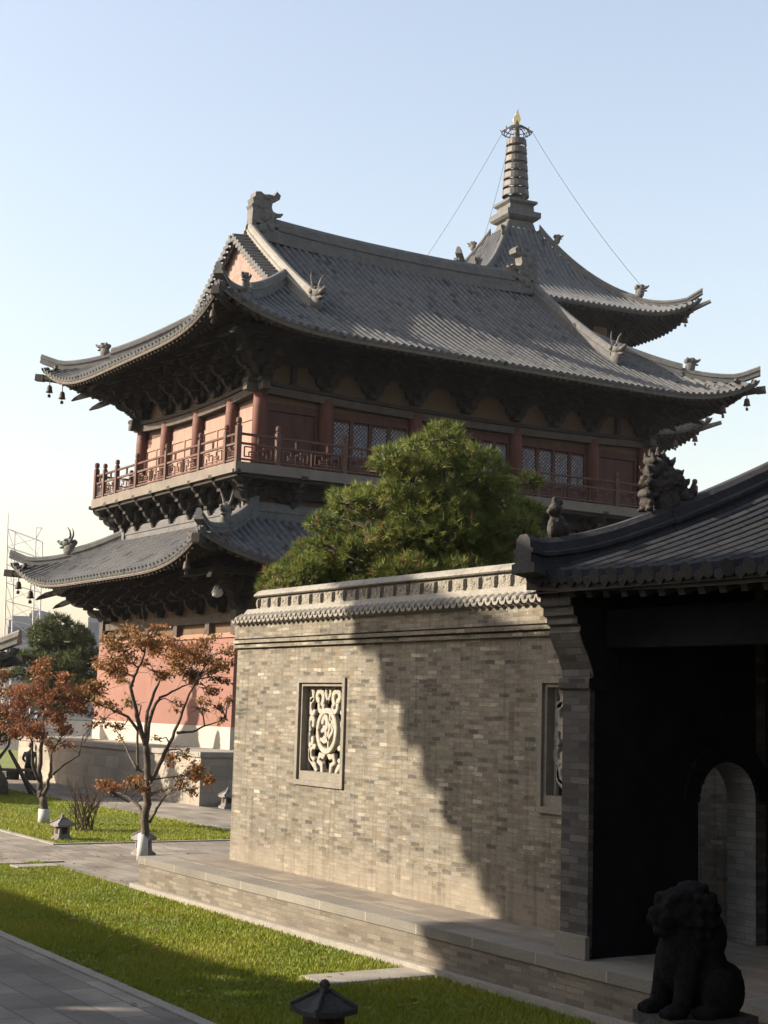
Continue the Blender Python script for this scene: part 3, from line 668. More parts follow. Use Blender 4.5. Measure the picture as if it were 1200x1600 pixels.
def beam_round(mb, off, z0, z1, wd, over=.55):
    """beam ring round the upper storey, rising towards the corners"""
    n = 10
    for side in range(4):
        for i in range(n):
            if side in (0, 2):
                h = (UX1-UX0)/2; u0, u1 = -h+2*h*i/n, -h+2*h*(i+1)/n; y = UY0-off if side == 0 else UY1+off
                if i == 0: u0 -= over
                if i == n-1: u1 += over
                A, B = (CX+u0, y), (CX+u1, y)
            else:
                h = (UY1-UY0)/2; u0, u1 = -h+2*h*i/n, -h+2*h*(i+1)/n; x = UX0-off if side == 1 else UX1+off
                if i == 0: u0 -= over-.003
                if i == n-1: u1 += over-.003
                A, B = (x, (UY0+UY1)/2+u0), (x, (UY0+UY1)/2+u1)
            s0, s1 = sag(u0, h), sag(u1, h); dz = .003*side
            mb.bar((A[0], A[1], (z0+z1)/2+s0+dz), (B[0], B[1], (z0+z1)/2+s1+dz), wd, z1-z0)
g = MB(); beam_round(g, 0, 13.36, 13.62, .30); g.build('upper_lintel', M['beam'], tw)
g = MB(); beam_round(g, 0, 13.63, 13.76, .44); g.build('lintel_cap', M['timber'], tw)
# left (sunlit) face: framed red panels
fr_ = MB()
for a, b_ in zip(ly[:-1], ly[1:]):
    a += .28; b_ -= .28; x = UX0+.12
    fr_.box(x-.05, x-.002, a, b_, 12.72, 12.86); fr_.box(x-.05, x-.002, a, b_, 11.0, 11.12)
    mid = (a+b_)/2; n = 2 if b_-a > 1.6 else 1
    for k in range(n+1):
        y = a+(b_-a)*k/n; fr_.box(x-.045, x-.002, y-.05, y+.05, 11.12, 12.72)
fr_.build('wall_frames', M['lightened'], tw)
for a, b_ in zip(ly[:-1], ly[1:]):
    g = MB(); g.box(UX0+.108, UX0+.118, a+.2, b_-.2, 11.0, 13.2); g.build('side_panel', M['lightened'], tw)
# front face: lattice doors, dark open bay
for i, (a, b_) in enumerate(zip(fx[:-1], fx[1:])):
    y = UY0+.12; a += .30; b_ -= .30
    f = MB()
    f.box(a, b_, y-.09, y-.002, 13.0, 13.12); f.box(a, b_, y-.09, y-.002, 10.862, 11.0)
    if i in (0, 4):
        f.box(a, a+.1, y-.07, y-.002, 11.0, 13.0); f.box(b_-.1, b_, y-.07, y-.002, 11.0, 13.0); f.build('door_frame', M['red_timber'], tw); continue
    n = 4 if i != 2 else 6; wdt = (b_-a)/n
    for k in range(n+1): f.box(a+k*wdt-.07, a+k*wdt+.07, y-.08, y-.002, 11.0, 13.0)
    f.box(a, b_, y-.075, y-.002, 11.55, 11.68)
    df = f.build('door_frame', M['red_timber'], tw)
    for k in range(n):
        if i == 2 and k in (2, 3):
            l = MB(); l.box(a+k*wdt+.07, a+(k+1)*wdt-.07, y-.02, y-.006, 11.0, 13.0); l.build('doorway', M['recess'], df)
        else:
            l = MB(); l.box(a+k*wdt+.09, a+(k+1)*wdt-.09, y-.035, y-.006, 11.70, 12.9); l.build('lattice_panel', M['lattice'], df)
# bracket sets
def bracket_mesh(h, proj, n, wid, ang=True):
    mb = MB(); th = h/n; st = proj/n
    mb.add([(-.16,-.16,-.02),(.16,-.16,-.02),(.16,.16,-.02),(-.16,.16,-.02),(-.24,-.24,.2),(.24,-.24,.2),(.24,.24,.2),(-.24,.24,.2)], [(0,3,2,1),(4,5,6,7),(0,1,5,4),(1,2,6,5),(2,3,7,6),(3,0,4,7)])
    for k in range(n):
        z = .1+k*th; L = st*(k+1)
        p = [(.1, z), (-L+.26, z), (-L+.14, z+.04), (-L+.05, z+.11), (-L, z+.21), (-L, z+th*.8), (.1, z+th*.8)]
        mb.prism([(-a, c_) for a, c_ in p], -.085, .085, lambda a, c_, d: (d, -a, c_))
        for j in range(0, k+1):
            y = -st*j; wv = wid*(.42+.25*(k-j)) if k-j < 3 else wid*.95
            wv = min(wv, wid)/2
            q = [(-wv, z+th*.72), (-wv, z+.2), (-wv+.06, z+.1), (-wv+.2, z+.02), (wv-.2, z+.02), (wv-.06, z+.1), (wv, z+.2), (wv, z+th*.72)]
            mb.prism(q, y-.075-.001*k, y+.075+.001*k, lambda a, c_, d: (a, d, c_))
            for sx in (-1, 0, 1): 
                x = sx*(wv-.1); b0_ = z+th*.72
                mb.add([(x-.08,y-.1,b0_),(x+.08,y-.1,b0_),(x+.08,y+.1,b0_),(x-.08,y+.1,b0_),(x-.12,y-.13,b0_+.09),(x+.12,y-.13,b0_+.09),(x+.12,y+.13,b0_+.09),(x-.12,y+.13,b0_+.09)], [(4,5,6,7),(0,1,5,4),(1,2,6,5),(2,3,7,6),(3,0,4,7)])
        # outer block
        mb.box(-.13, .13, -L-.12, -L+.12, z+th*.76, z+th*.76+.13)
    if ang:
        for k, (fz, ex) in enumerate(((.36, .62), (.62, .76))):
            z1 = .1+h*fz; y1 = -proj*(.62+.25*k)-ex
            y0_, z0_ = -st*.6, z1+.75
            p = [(y0_, z0_), (y0_, z0_-.2), (y1+.28, z1+.0), (y1, z1-.08), (y1+.10, z1+.06), (y1+.30, z1+.22)]
            mb.prism(p, -.07, .07, lambda a, c_, d: (d, a, c_))
    return mb
def place(proto, parent, pts):
    """pts: (x, y, z, rz)"""
    for (x, y, z, rz) in pts: inst(proto, parent, (x-CX, y-CY, z-TZ), rz)
def bracket_ring(name, h, proj, n, wid, ang, xs, ys, x0, x1, y0, y1, z, parent, rise=0.0):
    mb = bracket_mesh(h, proj, n, wid, ang); pr = None
    pts = [(x, y0, z, 0) for x in xs]+[(x0, y, z, -math.pi/2) for y in ys]+[(x1, y, z, math.pi/2) for y in ys]+[(x, y1, z, math.pi) for x in xs]
    for (cx_, cy_, rz) in ((x0, y0, -math.pi/4), (x1, y0, math.pi/4), (x1, y1, math.pi*.75), (x0, y1, -math.pi*.75)): pts.append((cx_, cy_, z, rz))
    for i, (x, y, zz, rz) in enumerate(pts):
        dz = rise*max(abs(x-CX)/((x1-x0)/2), abs(y-CY)/((y1-y0)/2))**6 if rise else 0
        corner = i >= len(pts)-4
        s = (1, 1.36, 1) if corner else (1, 1, 1)
        loc = (x-CX, y-CY, zz-TZ+dz)
        if pr is None: pr = mb.build(name, M['timber'], parent, local=True); pr.location = loc; pr.rotation_euler = (0,0,rz); pr.scale = s
        else: inst(pr, parent, loc, rz, s)
    return pr
mids = lambda v, sel: [(v[i]+v[i+1])/2 for i in sel]
bracket_ring('bracket_set', 1.5, 1.75, 4, 2.15, True, fx[:]+mids(fx, (1, 2, 3)), ly[:]+mids(ly, (1, 2)), UX0, UX1, UY0, UY1, 13.77, tw, .15)
for x in mids(fx, (0, 4)):
    g = MB(); g.box(x-.09, x+.09, UY0-.06, UY0+.14, 13.8, 15.4); g.prism([(-.8, 13.8), (-.3, 13.9), (0, 14.05), (.3, 13.9), (.8, 13.8)], UY0-.05, UY0+.1, lambda a, c_, d: (x+a, d, c_))
    g.build('dwarf_post', M['timber'], tw)
lxs = [24.2, 26.4, 28.6, 30.7, 32.8, 34.9, 37.1, 39.3]; lys = [46.2, 47.9, 49.6, 51.2, 52.8, 54.4, 55.6]
bracket_ring('lower_bracket_set', 1.25, 1.65, 3, 1.75, True, lxs, lys, LX0+.2, LX1-.2, LY0+.2, LY1-.2, 5.99, tw, .1)
BX0, BX1, BY0, BY1 = 22.75, 40.69, 45.4, 56.15
bracket_ring('balcony_bracket_set', 1.2, 1.0, 3, 1.65, False, lxs, lys, BX0, BX1, BY0, BY1, 9.28, tw)
def purlins(name, x0, x1, y0, y1, z0, z1, steps):
    for k, (off, za, zb) in enumerate(steps):
        g = MB(); a = (x0-off, x1+off, y0-off, y1+off); th = .12
        g.box(a[0], a[1], a[2]-th, a[2]+th, za, zb); g.box(a[0], a[1], a[3]-th, a[3]+th, za, zb); g.box(a[0]-th, a[0]+th, a[2]+th, a[3]-th, za, zb); g.box(a[1]-th, a[1]+th, a[2]+th, a[3]-th, za, zb)
        g.build(name, M['timber'], tw)
purlins('eave_purlin', UX0, UX1, UY0, UY1, 0, 0, [(.04, 14.66, 15.85), (1.62, 15.2, 15.42)])
purlins('lower_eave_purlin', LX0+.2, LX1-.2, LY0+.2, LY1-.2, 0, 0, [(.06, 6.74, 7.95), (1.5, 7.12, 7.32)])
purlins('balcony_purlin', BX0, BX1, BY0, BY1, 0, 0, [(.04, 9.95, 10.39)])
# balcony
DX0, DX1, DY0, DY1 = 21.63, 41.81, 44.29, 57.0
g = MB(); g.box(BX0+.1, BX1-.1, BY0+.1, BY1-.1, 9.2, 10.5); g.build('balcony_core', M['ochre'], tw)
g = MB(); g.box(DX0, DX1, DY0, DY1, 10.52, 10.86); deck = g.build('balcony_deck', M['timber_light'], tw)
g = MB(); g.box(DX0+.12, DX1-.12, DY0+.12, DY1-.12, 10.40, 10.518); g.build('deck_underside', M['timber'], deck)
IN = .12
left_posts = [DY0+IN, 45.3, 47.3, 50.1, 52.8, 54.75, 56.0, DY1-IN]
front_posts = [DX0+IN, 23.2, 25.75, 29.5, 33.95, 37.7, 40.25, DX1-IN]
pm = MB(); pm.box(-.075, .075, -.075, .075, 0, 1.08); pm.lathe((0,0,1.08), [(.05, 0), (.085, .02), (.05, .06), (.09, .10), (.09, .2), (.05, .25)], 8); pp_ = None
posts = [(DX0+IN, y) for y in left_posts]+[(x, DY0+IN) for x in front_posts[1:]]+[(DX1-IN, y) for y in left_posts[1:]]+[(x, DY1-IN) for x in front_posts[1:-1]]
for i, (x, y) in enumerate(posts):
    loc = (x-CX, y-CY, 10.86-TZ); corner = i in (0, 7) or (x, y) == (DX1-IN, DY0+IN)
    if pp_ is None: pp_ = pm.build('railing_post', M['red_rail'], tw, local=True); pp_.location = loc; pp_.scale = (1.15, 1.15, 1.1)
    else: inst(pp_, tw, loc, 0, (1.15, 1.15, 1.1) if corner else (1, 1, 1))
def rail_panel(A, B):
    mb = MB(); A = Vector((*A, 10.86)); B = Vector((*B, 10.86)); d = B-A; L = d.length; d.normalize(); A = A+d*.08; B = B-d*.08; L -= .16
    up = Vector((0,0,1))
    mb.tube([A+up*.93, B+up*.93], .045, 6); mb.bar(A+up*.62, B+up*.62, .07, .07); mb.bar(A+up*.10, B+up*.10, .07, .06)
    n = max(1, round(L/1.3))
    for k in range(n):
        o = A+d*(L*k/n); l = L/n
        def br(u0, v0, u1, v1): mb.bar(o+d*(u0*l)+up*v0, o+d*(u1*l)+up*v1, .035, .04, up=(0,0,1) if v0 == v1 else (1,1,0))
        if k: mb.bar(o+up*.10, o+up*.62, .06, .06, up=(1,1,0))
        if n > 1 or True: mb.bar(o+d*(l*.5)+up*.62, o+d*(l*.5)+up*.93, .06, .06, up=(1,1,0))
        for (a, b_, c_, d_) in ((.12,.2,.88,.2),(.12,.52,.35,.52),(.65,.52,.88,.52),(.25,.36,.5,.36),(.55,.44,.75,.44),(.3,.28,.45,.28)): br(a, b_, c_, d_)
        for (a, b_, c_, d_) in ((.12,.2,.12,.52),(.88,.2,.88,.52),(.35,.36,.35,.52),(.65,.28,.65,.52),(.5,.10,.5,.44),(.25,.2,.25,.36),(.75,.10,.75,.36)): br(a, b_, c_, d_)
    mb.build('railing_panel', M['red_rail'], tw)
for a, b_ in zip(left_posts[:-1], left_posts[1:]): rail_panel((DX0+IN, a), (DX0+IN, b_)); rail_panel((DX1-IN, a), (DX1-IN, b_))
for a, b_ in zip(front_posts[:-1], front_posts[1:]): rail_panel((a, DY0+IN), (b_, DY0+IN)); rail_panel((a, DY1-IN), (b_, DY1-IN))
# ---- roofs
fU = lambda t: .52*t+.0197*t*t
EX0, EY0 = 20.15, 42.85
RU = Roof(CX, CY, CX-EX0, CY-EY0, 15.18, fU, 1.05, 7.0, 4.2, .16, .305, .085, 6.5)
GX = 24.35-EX0           # verge distance from the eave corner
def T_front(u):
    c = RU.hx-abs(u); return RU.hy if c >= GX else c
def T_side(u): return min(RU.hy-abs(u), 24.7-EX0)
g = MB()
RU.tiles(g, 'S', T_front, 16); RU.tiles(g, 'W', T_side, 12); RU.tiles(g, 'E', T_side, 8); RU.tiles(g, 'N', T_front, 6)
ur = g.build('upper_roof', M['tile'], tw, fix=False)
def under(rf, parent, t1, sides='SWEN', soff='timber'):
    a = MB(); b_ = MB(); c_ = MB()
    for s in sides:
        rf.soffit(a, s, .03, t1, .16); rf.fascia(b_, s, .05, -.20, -.075)
        rf.rafters(c_, s, .12, min(1.1, t1), .26, .10, .30); rf.rafters(c_, s, .80, t1, .40, .12, .32)
    a.build('soffit', M[soff], parent, fix=False); b_.build('eave_board', M['timber_light'], parent); c_.build('rafters', M['rafter'], parent)
    for cx_ in (-1, 1):
        for cy_ in (-1, 1):
            d = MB()
            pts = rf.hip_pts((cx_, cy_), .0, t1, 6, -.40); d.tube([*pts], [.12]+[.17]*6, 6)
            p0 = pts[0]; hd = (pts[0]-pts[1]).normalized(); d.bar(p0-hd*.1, p0+hd*.26, .25, .27)
            d.build('corner_beam', M['timber'], parent)
under(RU, ur, 2.95)
# ridges
RZ = 15.18+fU(RU.hy)
g = MB(); n = 24; x0, x1 = 25.15, 2*CX-25.15
ridge(g, [Vector((x0+(x1-x0)*i/n, CY, RZ-.12+.22*abs(2*i/n-1)**2.2)) for i in range(n+1)], .42, .92)
g.build('main_ridge', M['ridge'], ur)
for sx in (-1, 1):
    gv = MB()
    xr = CX+sx*(CX-25.0)*1.0
    for sy in (-1, 1):
        pts = []
        for i in range(15):
            t = RU.hy-.1-(RU.hy-2.75)*i/14
            pts.append(Vector((xr, CY+sy*(RU.hy-t), RU.ze+fU(t)-.02)))
        g = MB(); ridge(g, pts, .36, .70); g.build('descending_ridge', M['ridge_lit' if sx < 0 else 'ridge'], ur)
        e = pts[-1]; gb = MB(); beast(gb, (e.x, e.y+sy*.12, e.z-.05), sy*math.pi/2, 1.15); gb.build('ridge_beast', M['beast'], ur, True)
        # verge tiles outside the descending ridge
        for i in range(17):
            t = RU.hy-.15-(RU.hy-GX-.4)*i/16; y = CY+sy*(RU.hy-t); z = RU.ze+fU(t)
            xa, xb = CX+sx*(CX-24.85), CX+sx*(CX-24.22)
            gv.tube([(xa, y, z+.12), (xb, y, z+.05)], .085, 8)
            gv.box(min(xb, xb+sx*-.02), max(xb, xb+sx*-.02)+.01, y-.14, y+.14, z-.16, z-.02)
    gv.build('verge_tiles', M['ridge'], ur)
for cx_ in (-1, 1):
    for cy_ in (-1, 1):
        g = MB(); gb2 = MB(); pts = RU.hip_pts((cx_, cy_), 1.95, 5.0, 10, 0); ridge(g, pts, .32, .52)
        pts = RU.hip_pts((cx_, cy_), .05, 1.97, 10, 0)
        pts[0] += Vector((cx_*.1, cy_*.1, .24)); pts[1] += Vector((0,0,.12)); pts[2] += Vector((0,0,.04))
        ridge(g, pts, .26, .36)
        bp = RU.hip_pts((cx_, cy_), 1.75, 1.8, 1, .28)[0]; beast(gb2, bp, math.atan2(cy_, cx_), .78, False)
        g.build('hip_ridge', M['ridge'], ur); gb2.build('hip_beast', M['beast'], ur, True)
for sx in (-1, 1):
    cw = MB(); chiwen(cw, CX+sx*(CX-25.35), CY, RZ+.05, -sx, 1.08); cw.build('ridge_end_ornament', M['beast'], ur)
for sx in (-1, 1):
    g = MB(); bd = MB()
    xg = CX+sx*(CX-24.72)
    pr = [(CY+sy*(RU.hy-t), RU.ze+fU(t)-.1) for sy, t in [(-1, 4.6), (-1, 5.6), (-1, 6.8), (-1, RU.hy), (1, 6.8), (1, 5.6), (1, 4.6)]]
    g.prism(pr, xg-.1, xg+.1, lambda a, c_, d: (d, a, c_))
    xb = CX+sx*(CX-24.42)
    for sy in (-1, 1):
        for i in range(8):
            ta, tb = RU.hy-(RU.hy-4.4)*i/8, RU.hy-(RU.hy-4.4)*(i+1)/8
            ya, yb = CY+sy*(RU.hy-ta), CY+sy*(RU.hy-tb); za, zb = RU.ze+fU(ta)-.06, RU.ze+fU(tb)-.06
            bd.add([(xb-.03,ya,za),(xb-.03,yb,zb),(xb-.03,yb,zb-.24),(xb-.03,ya,za-.24),(xb+.03,ya,za),(xb+.03,yb,zb),(xb+.03,yb,zb-.24),(xb+.03,ya,za-.24)], [(0,1,2,3),(7,6,5,4),(0,4,5,1),(2,6,7,3)])
    gw = g.build('gable_wall', M['gable_pink'], tw); bd.build('barge_board', M['red_timber'], gw)
# lower skirt roof
fL = lambda t: .50*t+.028*t*t
SX0, SY0, CYL = 19.42, 41.95, 50.47
RL = Roof(CX, CYL, CX-SX0, CYL-SY0, 7.32, fL, 1.0, 6.5, 3.6, .14, .305, .085, 5.5)
TLm = 3.25
g = MB()
TS = lambda side: (lambda u: min(RL.half(side)[0]-abs(u), TLm))
RL.tiles(g, 'S', TS('S'), 14); RL.tiles(g, 'W', TS('W'), 14); RL.tiles(g, 'E', TS('E'), 8); RL.tiles(g, 'N', TS('N'), 6)
lr = g.build('lower_roof', M['tile'], tw, fix=False)
under(RL, lr, 2.85)
g = MB(); zt = RL.ze+fL(TLm); xa, ya = SX0+TLm, SY0+TLm; n = 4
for (A, B) in (((xa, ya), (2*CX-xa, ya)), ((xa, ya), (xa, 2*CYL-ya)), ((2*CX-xa, ya), (2*CX-xa, 2*CYL-ya)), ((xa, 2*CYL-ya), (2*CX-xa, 2*CYL-ya))):
    ridge(g, [Vector((A[0]+(B[0]-A[0])*i/n, A[1]+(B[1]-A[1])*i/n, zt-.12)) for i in range(n+1)], .34, .62)
for sx in (-1, 1):
    for sy in (-1, 1):
        x, y = CX+sx*(CX-xa), CYL+sy*(CYL-ya); g.box(x-.22, x+.22, y-.22, y+.22, zt-.2, zt+.66)
g.build('skirt_ridge', M['ridge'], lr)
for cx_ in (-1, 1):
    for cy_ in (-1, 1):
        g = MB(); gb = MB()
        ridge(g, RL.hip_pts((cx_, cy_), 1.7, TLm, 8), .30, .46)
        pts = RL.hip_pts((cx_, cy_), .05, 1.72, 10)
        pts[0] += Vector((cx_*.1, cy_*.1, .24)); pts[1] += Vector((0,0,.12)); pts[2] += Vector((0,0,.04))
        ridge(g, pts, .25, .32)
        bp = RL.hip_pts((cx_, cy_), 1.6, 1.7, 1, .22)[0]; beast(gb, bp, math.atan2(cy_, cx_), 1.0, True, .9)
        g.build('lower_hip_ridge', M['ridge'], lr); gb.build('lower_hip_beast', M['beast'], lr, True)

# wind bells under the eave corners
def bell(p, s, label):
    o = empty('wind_bell', p, label, 'wind bell', 'bronze wind bells hanging under eave corners')
    g = MB(); g.lathe((0,0,-.52*s), [(.15*s, 0), (.125*s, .05*s), (.105*s, .2*s), (.08*s, .27*s), (.02*s, .3*s)], 10); g.build('bell', M['bronze'], o, True, local=True)
    g = MB(); g.tube([(0,0,0), (0,0,-.24*s)], .02*s, 5); g.build('hook', M['bronze'], o, local=True)
    g = MB(); g.tube([(0,0,-.3*s), (0,0,-.62*s)], .014*s, 5); g.box(-.06*s, .06*s, -.012, .012, -.72*s, -.60*s); g.build('clapper', M['bronze'], o, local=True)
def eave_bell(rf, side, u, s, label, t=.12): bell(tuple(rf.P(side, u, t)-Vector((0,0,.32))), s, label)
eave_bell(RU, 'W', -(RU.hy-.45), 1.0, 'wind bell under the back left corner of the upper roof, outer of two')
eave_bell(RU, 'W', -(RU.hy-1.7), 1.0, 'wind bell under the back left corner of the upper roof, inner of two')
eave_bell(RU, 'S', RU.hx-.45, 1.0, 'wind bell under the front right corner of the upper roof, outer of two')
eave_bell(RU, 'S', RU.hx-1.6, 1.0, 'wind bell under the front right corner of the upper roof, inner of two')
eave_bell(RL, 'W', -(RL.hy-.45), 1.0, 'wind bell under the back left corner of the lower roof, outer of two')
eave_bell(RL, 'W', -(RL.hy-1.7), 1.0, 'wind bell under the back left corner of the lower roof, inner of two')
eave_bell(RU, 'W', RU.hy-.6, .9, 'wind bell in shade under the near left corner of the upper roof')
eave_bell(RL, 'W', RL.hy-1.1, .9, 'wind bell in shade under the near left corner of the lower roof')
o = empty('lamp', (21.03, 44.0, 6.72), 'small white lamp hanging under the near left corner of the lower roof', 'lamp')
g = MB(); g.lathe((0,0,-.34), [(.02, 0), (.15, .05), (.19, .16), (.13, .30), (.07, .40)], 12); g.build('lamp_shade', M['lamp_white'], o, True, local=True)
g = MB(); g.tube([(0,0,.05), (0,0,.40)], .02, 6); g.box(-.16, .16, -.05, .05, .36, .42); g.build('hanger', M['post_stone'], o, local=True)

# ------------------------------------------------------------------ pagoda behind the tower
PCX, PCY = 56.36, 76.48
pg = empty('pagoda', (PCX, PCY, 0), 'tall square pagoda with ringed metal spire and gilded finial behind the tower', 'pagoda', rz=R(-6.8))
fP = lambda t: .36*t+.022*t*t+.0080*t**3
RP = Roof(0, 0, 8.15, 8.15, 26.9, fP, 1.35, 5.0, 3.0, .16, .36, .10, 7)
def TP(u): return min(RP.hx-abs(u), 7.0)
g = MB()
for s in 'SWEN': RP.tiles(g, s, TP, 16 if s in 'SW' else 8)
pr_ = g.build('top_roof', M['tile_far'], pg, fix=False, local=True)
def under_local(rf, parent, t1):
    a = MB(); b_ = MB(); c_ = MB(); d = MB()
    for s in 'SWEN':
        rf.soffit(a, s, .03, t1, .2); rf.fascia(b_, s, .05, -.25, -.08); rf.rafters(c_, s, .1, t1, .36, .14, .38)
    for cx_ in (-1, 1):
        for cy_ in (-1, 1):
            d = MB(); pts = rf.hip_pts((cx_, cy_), -.35, t1, 5, -.5); d.tube(pts, [.12]+[.18]*5, 6); d.build('corner_beam', M['beast'], parent, local=True)
    a.build('soffit', M['timber'], parent, fix=False, local=True); b_.build('eave_board', M['beam'], parent, local=True)
    c_.build('rafters', M['timber'], parent, local=True)
under_local(RP, pr_, 3.6)
for cx_ in (-1, 1):
    for cy_ in (-1, 1):
        g = MB(); gb = MB(); pts = RP.hip_pts((cx_, cy_), 2.6, 7.0, 12); ridge(g, pts, .32, .46)
        pts = RP.hip_pts((cx_, cy_), .05, 2.62, 10); pts[0] += Vector((cx_*.1, cy_*.1, .3)); pts[1] += Vector((0,0,.12)); ridge(g, pts, .30, .36)
        bp = RP.hip_pts((cx_, cy_), 2.5, 2.6, 1, .4)[0]; beast(gb, bp, math.atan2(cy_, cx_), 1.1, False)
        gb.build('hip_beast', M['beast'], pr_, True, local=True); gb = MB(); bp = RP.hip_pts((cx_, cy_), 6.2, 6.3, 1, .5)[0]; beast(gb, bp, math.atan2(cy_, cx_), .8, False)
        g.build('hip_ridge', M['ridge'], pr_, local=True); gb.build('hip_beast', M['beast'], pr_, True, local=True)
zT = 26.9+fP(7.0)
g = MB()
def sqlathe(mb, prof): mb.lathe((0,0,0), [(r*math.sqrt(2), z) for r, z in prof], 4)
sp = MB(); rot45 = Matrix.Rotation(R(45), 3, 'Z')
sqlathe(sp, [(1.35, zT-.6), (1.25, zT+.25), (1.12, zT+.6), (1.4, 33.95), (1.62, 34.1), (1.62, 34.45), (1.2, 34.5), (1.15, 34.9), (1.4, 35.05), (1.4, 35.2), (.5, 35.3)])
sp.v = [tuple(rot45 @ Vector((v[0]*.74, v[1]*.74, v[2]))) for v in sp.v]; spire_base = sp.build('spire_base', M['ridge'], pg, local=True)
g = MB(); g.lathe((0,0,0), [(.55, 35.2), (.62, 35.45), (.35, 35.75), (.22, 35.9), (.2, 39.9), (.08, 41.0)], 12); mast_ = g.build('spire_pole', M['iron'], pg, True, local=True)
for k in range(7):
    z = 35.62+k*.565; r = .84-.034*k
    g = MB(); g.lathe((0,0,z), [(r+.02, 0), (r+.03, .04), (r, .38), (r-.02, .42)], 20, False); g.lathe((0,0,z), [(r-.03, 0), (r-.05, .42)], 20, False)
    for q in range(4):
        a = R(45+90*q); g.bar((0,0,z+.16), (r*math.cos(a), r*math.sin(a), z+.16), .05, .05)
    g.build('spire_ring', M['iron'], pg, local=True)
g = MB()
for q in range(8):
    a = R(45*q+20); P_ = [(.1, 40.35), (.45, 40.28), (.75, 40.08), (.95, 39.92), (1.05, 40.06)]
    g.tube([(r*math.cos(a), r*math.sin(a), z) for r, z in P_], .035, 5)
for r, z in ((.45, 40.28), (.75, 40.08), (.95, 39.92)):
    g.tube([(r*math.cos(R(15*q)), r*math.sin(R(15*q)), z) for q in range(25)], .035, 5)
for q in range(16):
    a = R(22.5*q); g.tube([(.75*math.cos(a), .75*math.sin(a), 40.08), (.85*math.cos(a+.15), .85*math.sin(a+.15), 39.78)], .028, 4)
g.build('spire_canopy', M['iron'], pg, local=True)
g = MB()
for s_, r_, zc in ((1, .22, 40.82),):
    vs = [(0, 40.5), (.17, 40.56), (.26, 40.78), (.20, 41.0), (.10, 41.2), (.06, 41.5), (-.06, 41.25), (-.12, 41.05), (-.24, 40.85), (-.22, 40.62)]
    g.prism(vs, -.10, .10, lambda a, c_, d: (a*.9+d*.35, d-a*.35, c_))
g.build('gilded_finial', M['gold'], pg, local=True)
g = MB()
for q in range(4):
    a = R(45+90*q); tip = RP.hip_pts((math.copysign(1, math.cos(a)), math.copysign(1, math.sin(a))), 2.5, 2.6, 1, 1.2)[0]
    p0 = Vector((.98*math.cos(a), .98*math.sin(a), 39.95))
    g = MB(); g.tube([p0.lerp(tip, k/8)-Vector((0,0,.9*4*(k/8)*(1-k/8)*.5)) for k in range(9)], .013, 4); g.build('guy_chain', M['iron'], pg, local=True)
# top storey and the roof below
g = MB(); g.box(-4.9, 4.9, -4.9, 4.9, 20, 27.4); g.build('top_storey', M['red_timber'], pg, local=True)
mb = bracket_mesh(1.5, 1.4, 3, 1.4, False); pr2 = None
for k in range(5):
    for (x, y, rz) in ((-4.4+2.2*k, -4.9, 0), (4.9, -4.4+2.2*k, math.pi/2), (-4.9, -4.4+2.2*k, -math.pi/2)):
        if pr2 is None: pr2 = mb.build('bracket_set', M['timber'], pg, local=True); pr2.location = (x, y, 25.6); pr2.rotation_euler = (0,0,rz)
        else: inst(pr2, pg, (x, y, 25.6), rz)
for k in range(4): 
    g = MB(); g.box(-3.3+2.2*k-.45, -3.3+2.2*k+.45, -4.96, -4.89, 25.8, 26.5); g.build('plaster_panel', M['lightened'], pg, local=True)
g = MB(); g.box(-5.0, 5.0, -5.0, -4.91, 25.2, 25.58); g.box(4.91, 5.0, -4.9, 5, 25.2, 25.58); g.build('lintel', M['timber'], pg, local=True)
g = MB(); g.add([(-.95,-5.9,24.9),(.95,-5.9,24.9),(.95,-6.35,26.8),(-.95,-6.35,26.8),(-.95,-5.8,24.93),(.95,-5.8,24.93),(.95,-6.25,26.83),(-.95,-6.25,26.83)], [(0,1,2,3),(7,6,5,4),(0,4,5,1),(1,5,6,2),(2,6,7,3),(3,7,4,0)])
plq = g.build('name_board', M['timber'], pg, local=True)
txt = bpy.data.curves.new('board_writing', 'FONT'); txt.body = '\u91ca\u8fe6'; txt.size = .95; txt.extrude = .02; txt.align_x = 'CENTER'; txt.align_y = 'CENTER'
to = bpy.data.objects.new('board_writing', txt); C.objects.link(to); dg = bpy.context.evaluated_depsgraph_get(); dg.update()
tm_ = bpy.data.meshes.new_from_object(to.evaluated_get(dg)); bpy.data.objects.remove(to)
to = bpy.data.objects.new('board_writing', tm_); C.objects.link(to); tm_.materials.clear(); tm_.materials.append(M['gilt_paint']); to.parent = plq
to.location = (0, -6.16, 25.85); to.rotation_euler = (R(90+13), 0, 0)
R2 = Roof(0, 0, 8.55, 8.55, 19.7, lambda t: .45*t+.02*t*t, 1.15, 5.0, 3.0, .2, .36, .10, 6)
g = MB()
for s in 'SWEN': R2.tiles(g, s, lambda u: min(R2.hx-abs(u), 3.4), 10)
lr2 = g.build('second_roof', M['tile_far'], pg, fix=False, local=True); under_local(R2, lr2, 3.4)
for cx_ in (-1, 1):
    for cy_ in (-1, 1):
        g = MB(); pts = R2.hip_pts((cx_, cy_), .05, 3.4, 12); pts[0] += Vector((cx_*.1, cy_*.1, .3)); pts[1] += Vector((0,0,.12)); ridge(g, pts, .34, .46); g.build('hip_ridge', M['ridge'], lr2, local=True)
g = MB(); g.box(-5.3, 5.3, -5.3, 5.3, 3, 19.9); g.build('storey_below', M['red_timber'], pg, local=True)
g = MB(); g.box(-7.5, 7.5, -7.5, 7.5, -.1, 3); g.build('stone_base', M['terrace'], pg, local=True)
def pag_world(p): 
    c_, s_ = math.cos(R(-6.8)), math.sin(R(-6.8)); return (PCX+c_*p[0]-s_*p[1], PCY+s_*p[0]+c_*p[1], p[2])
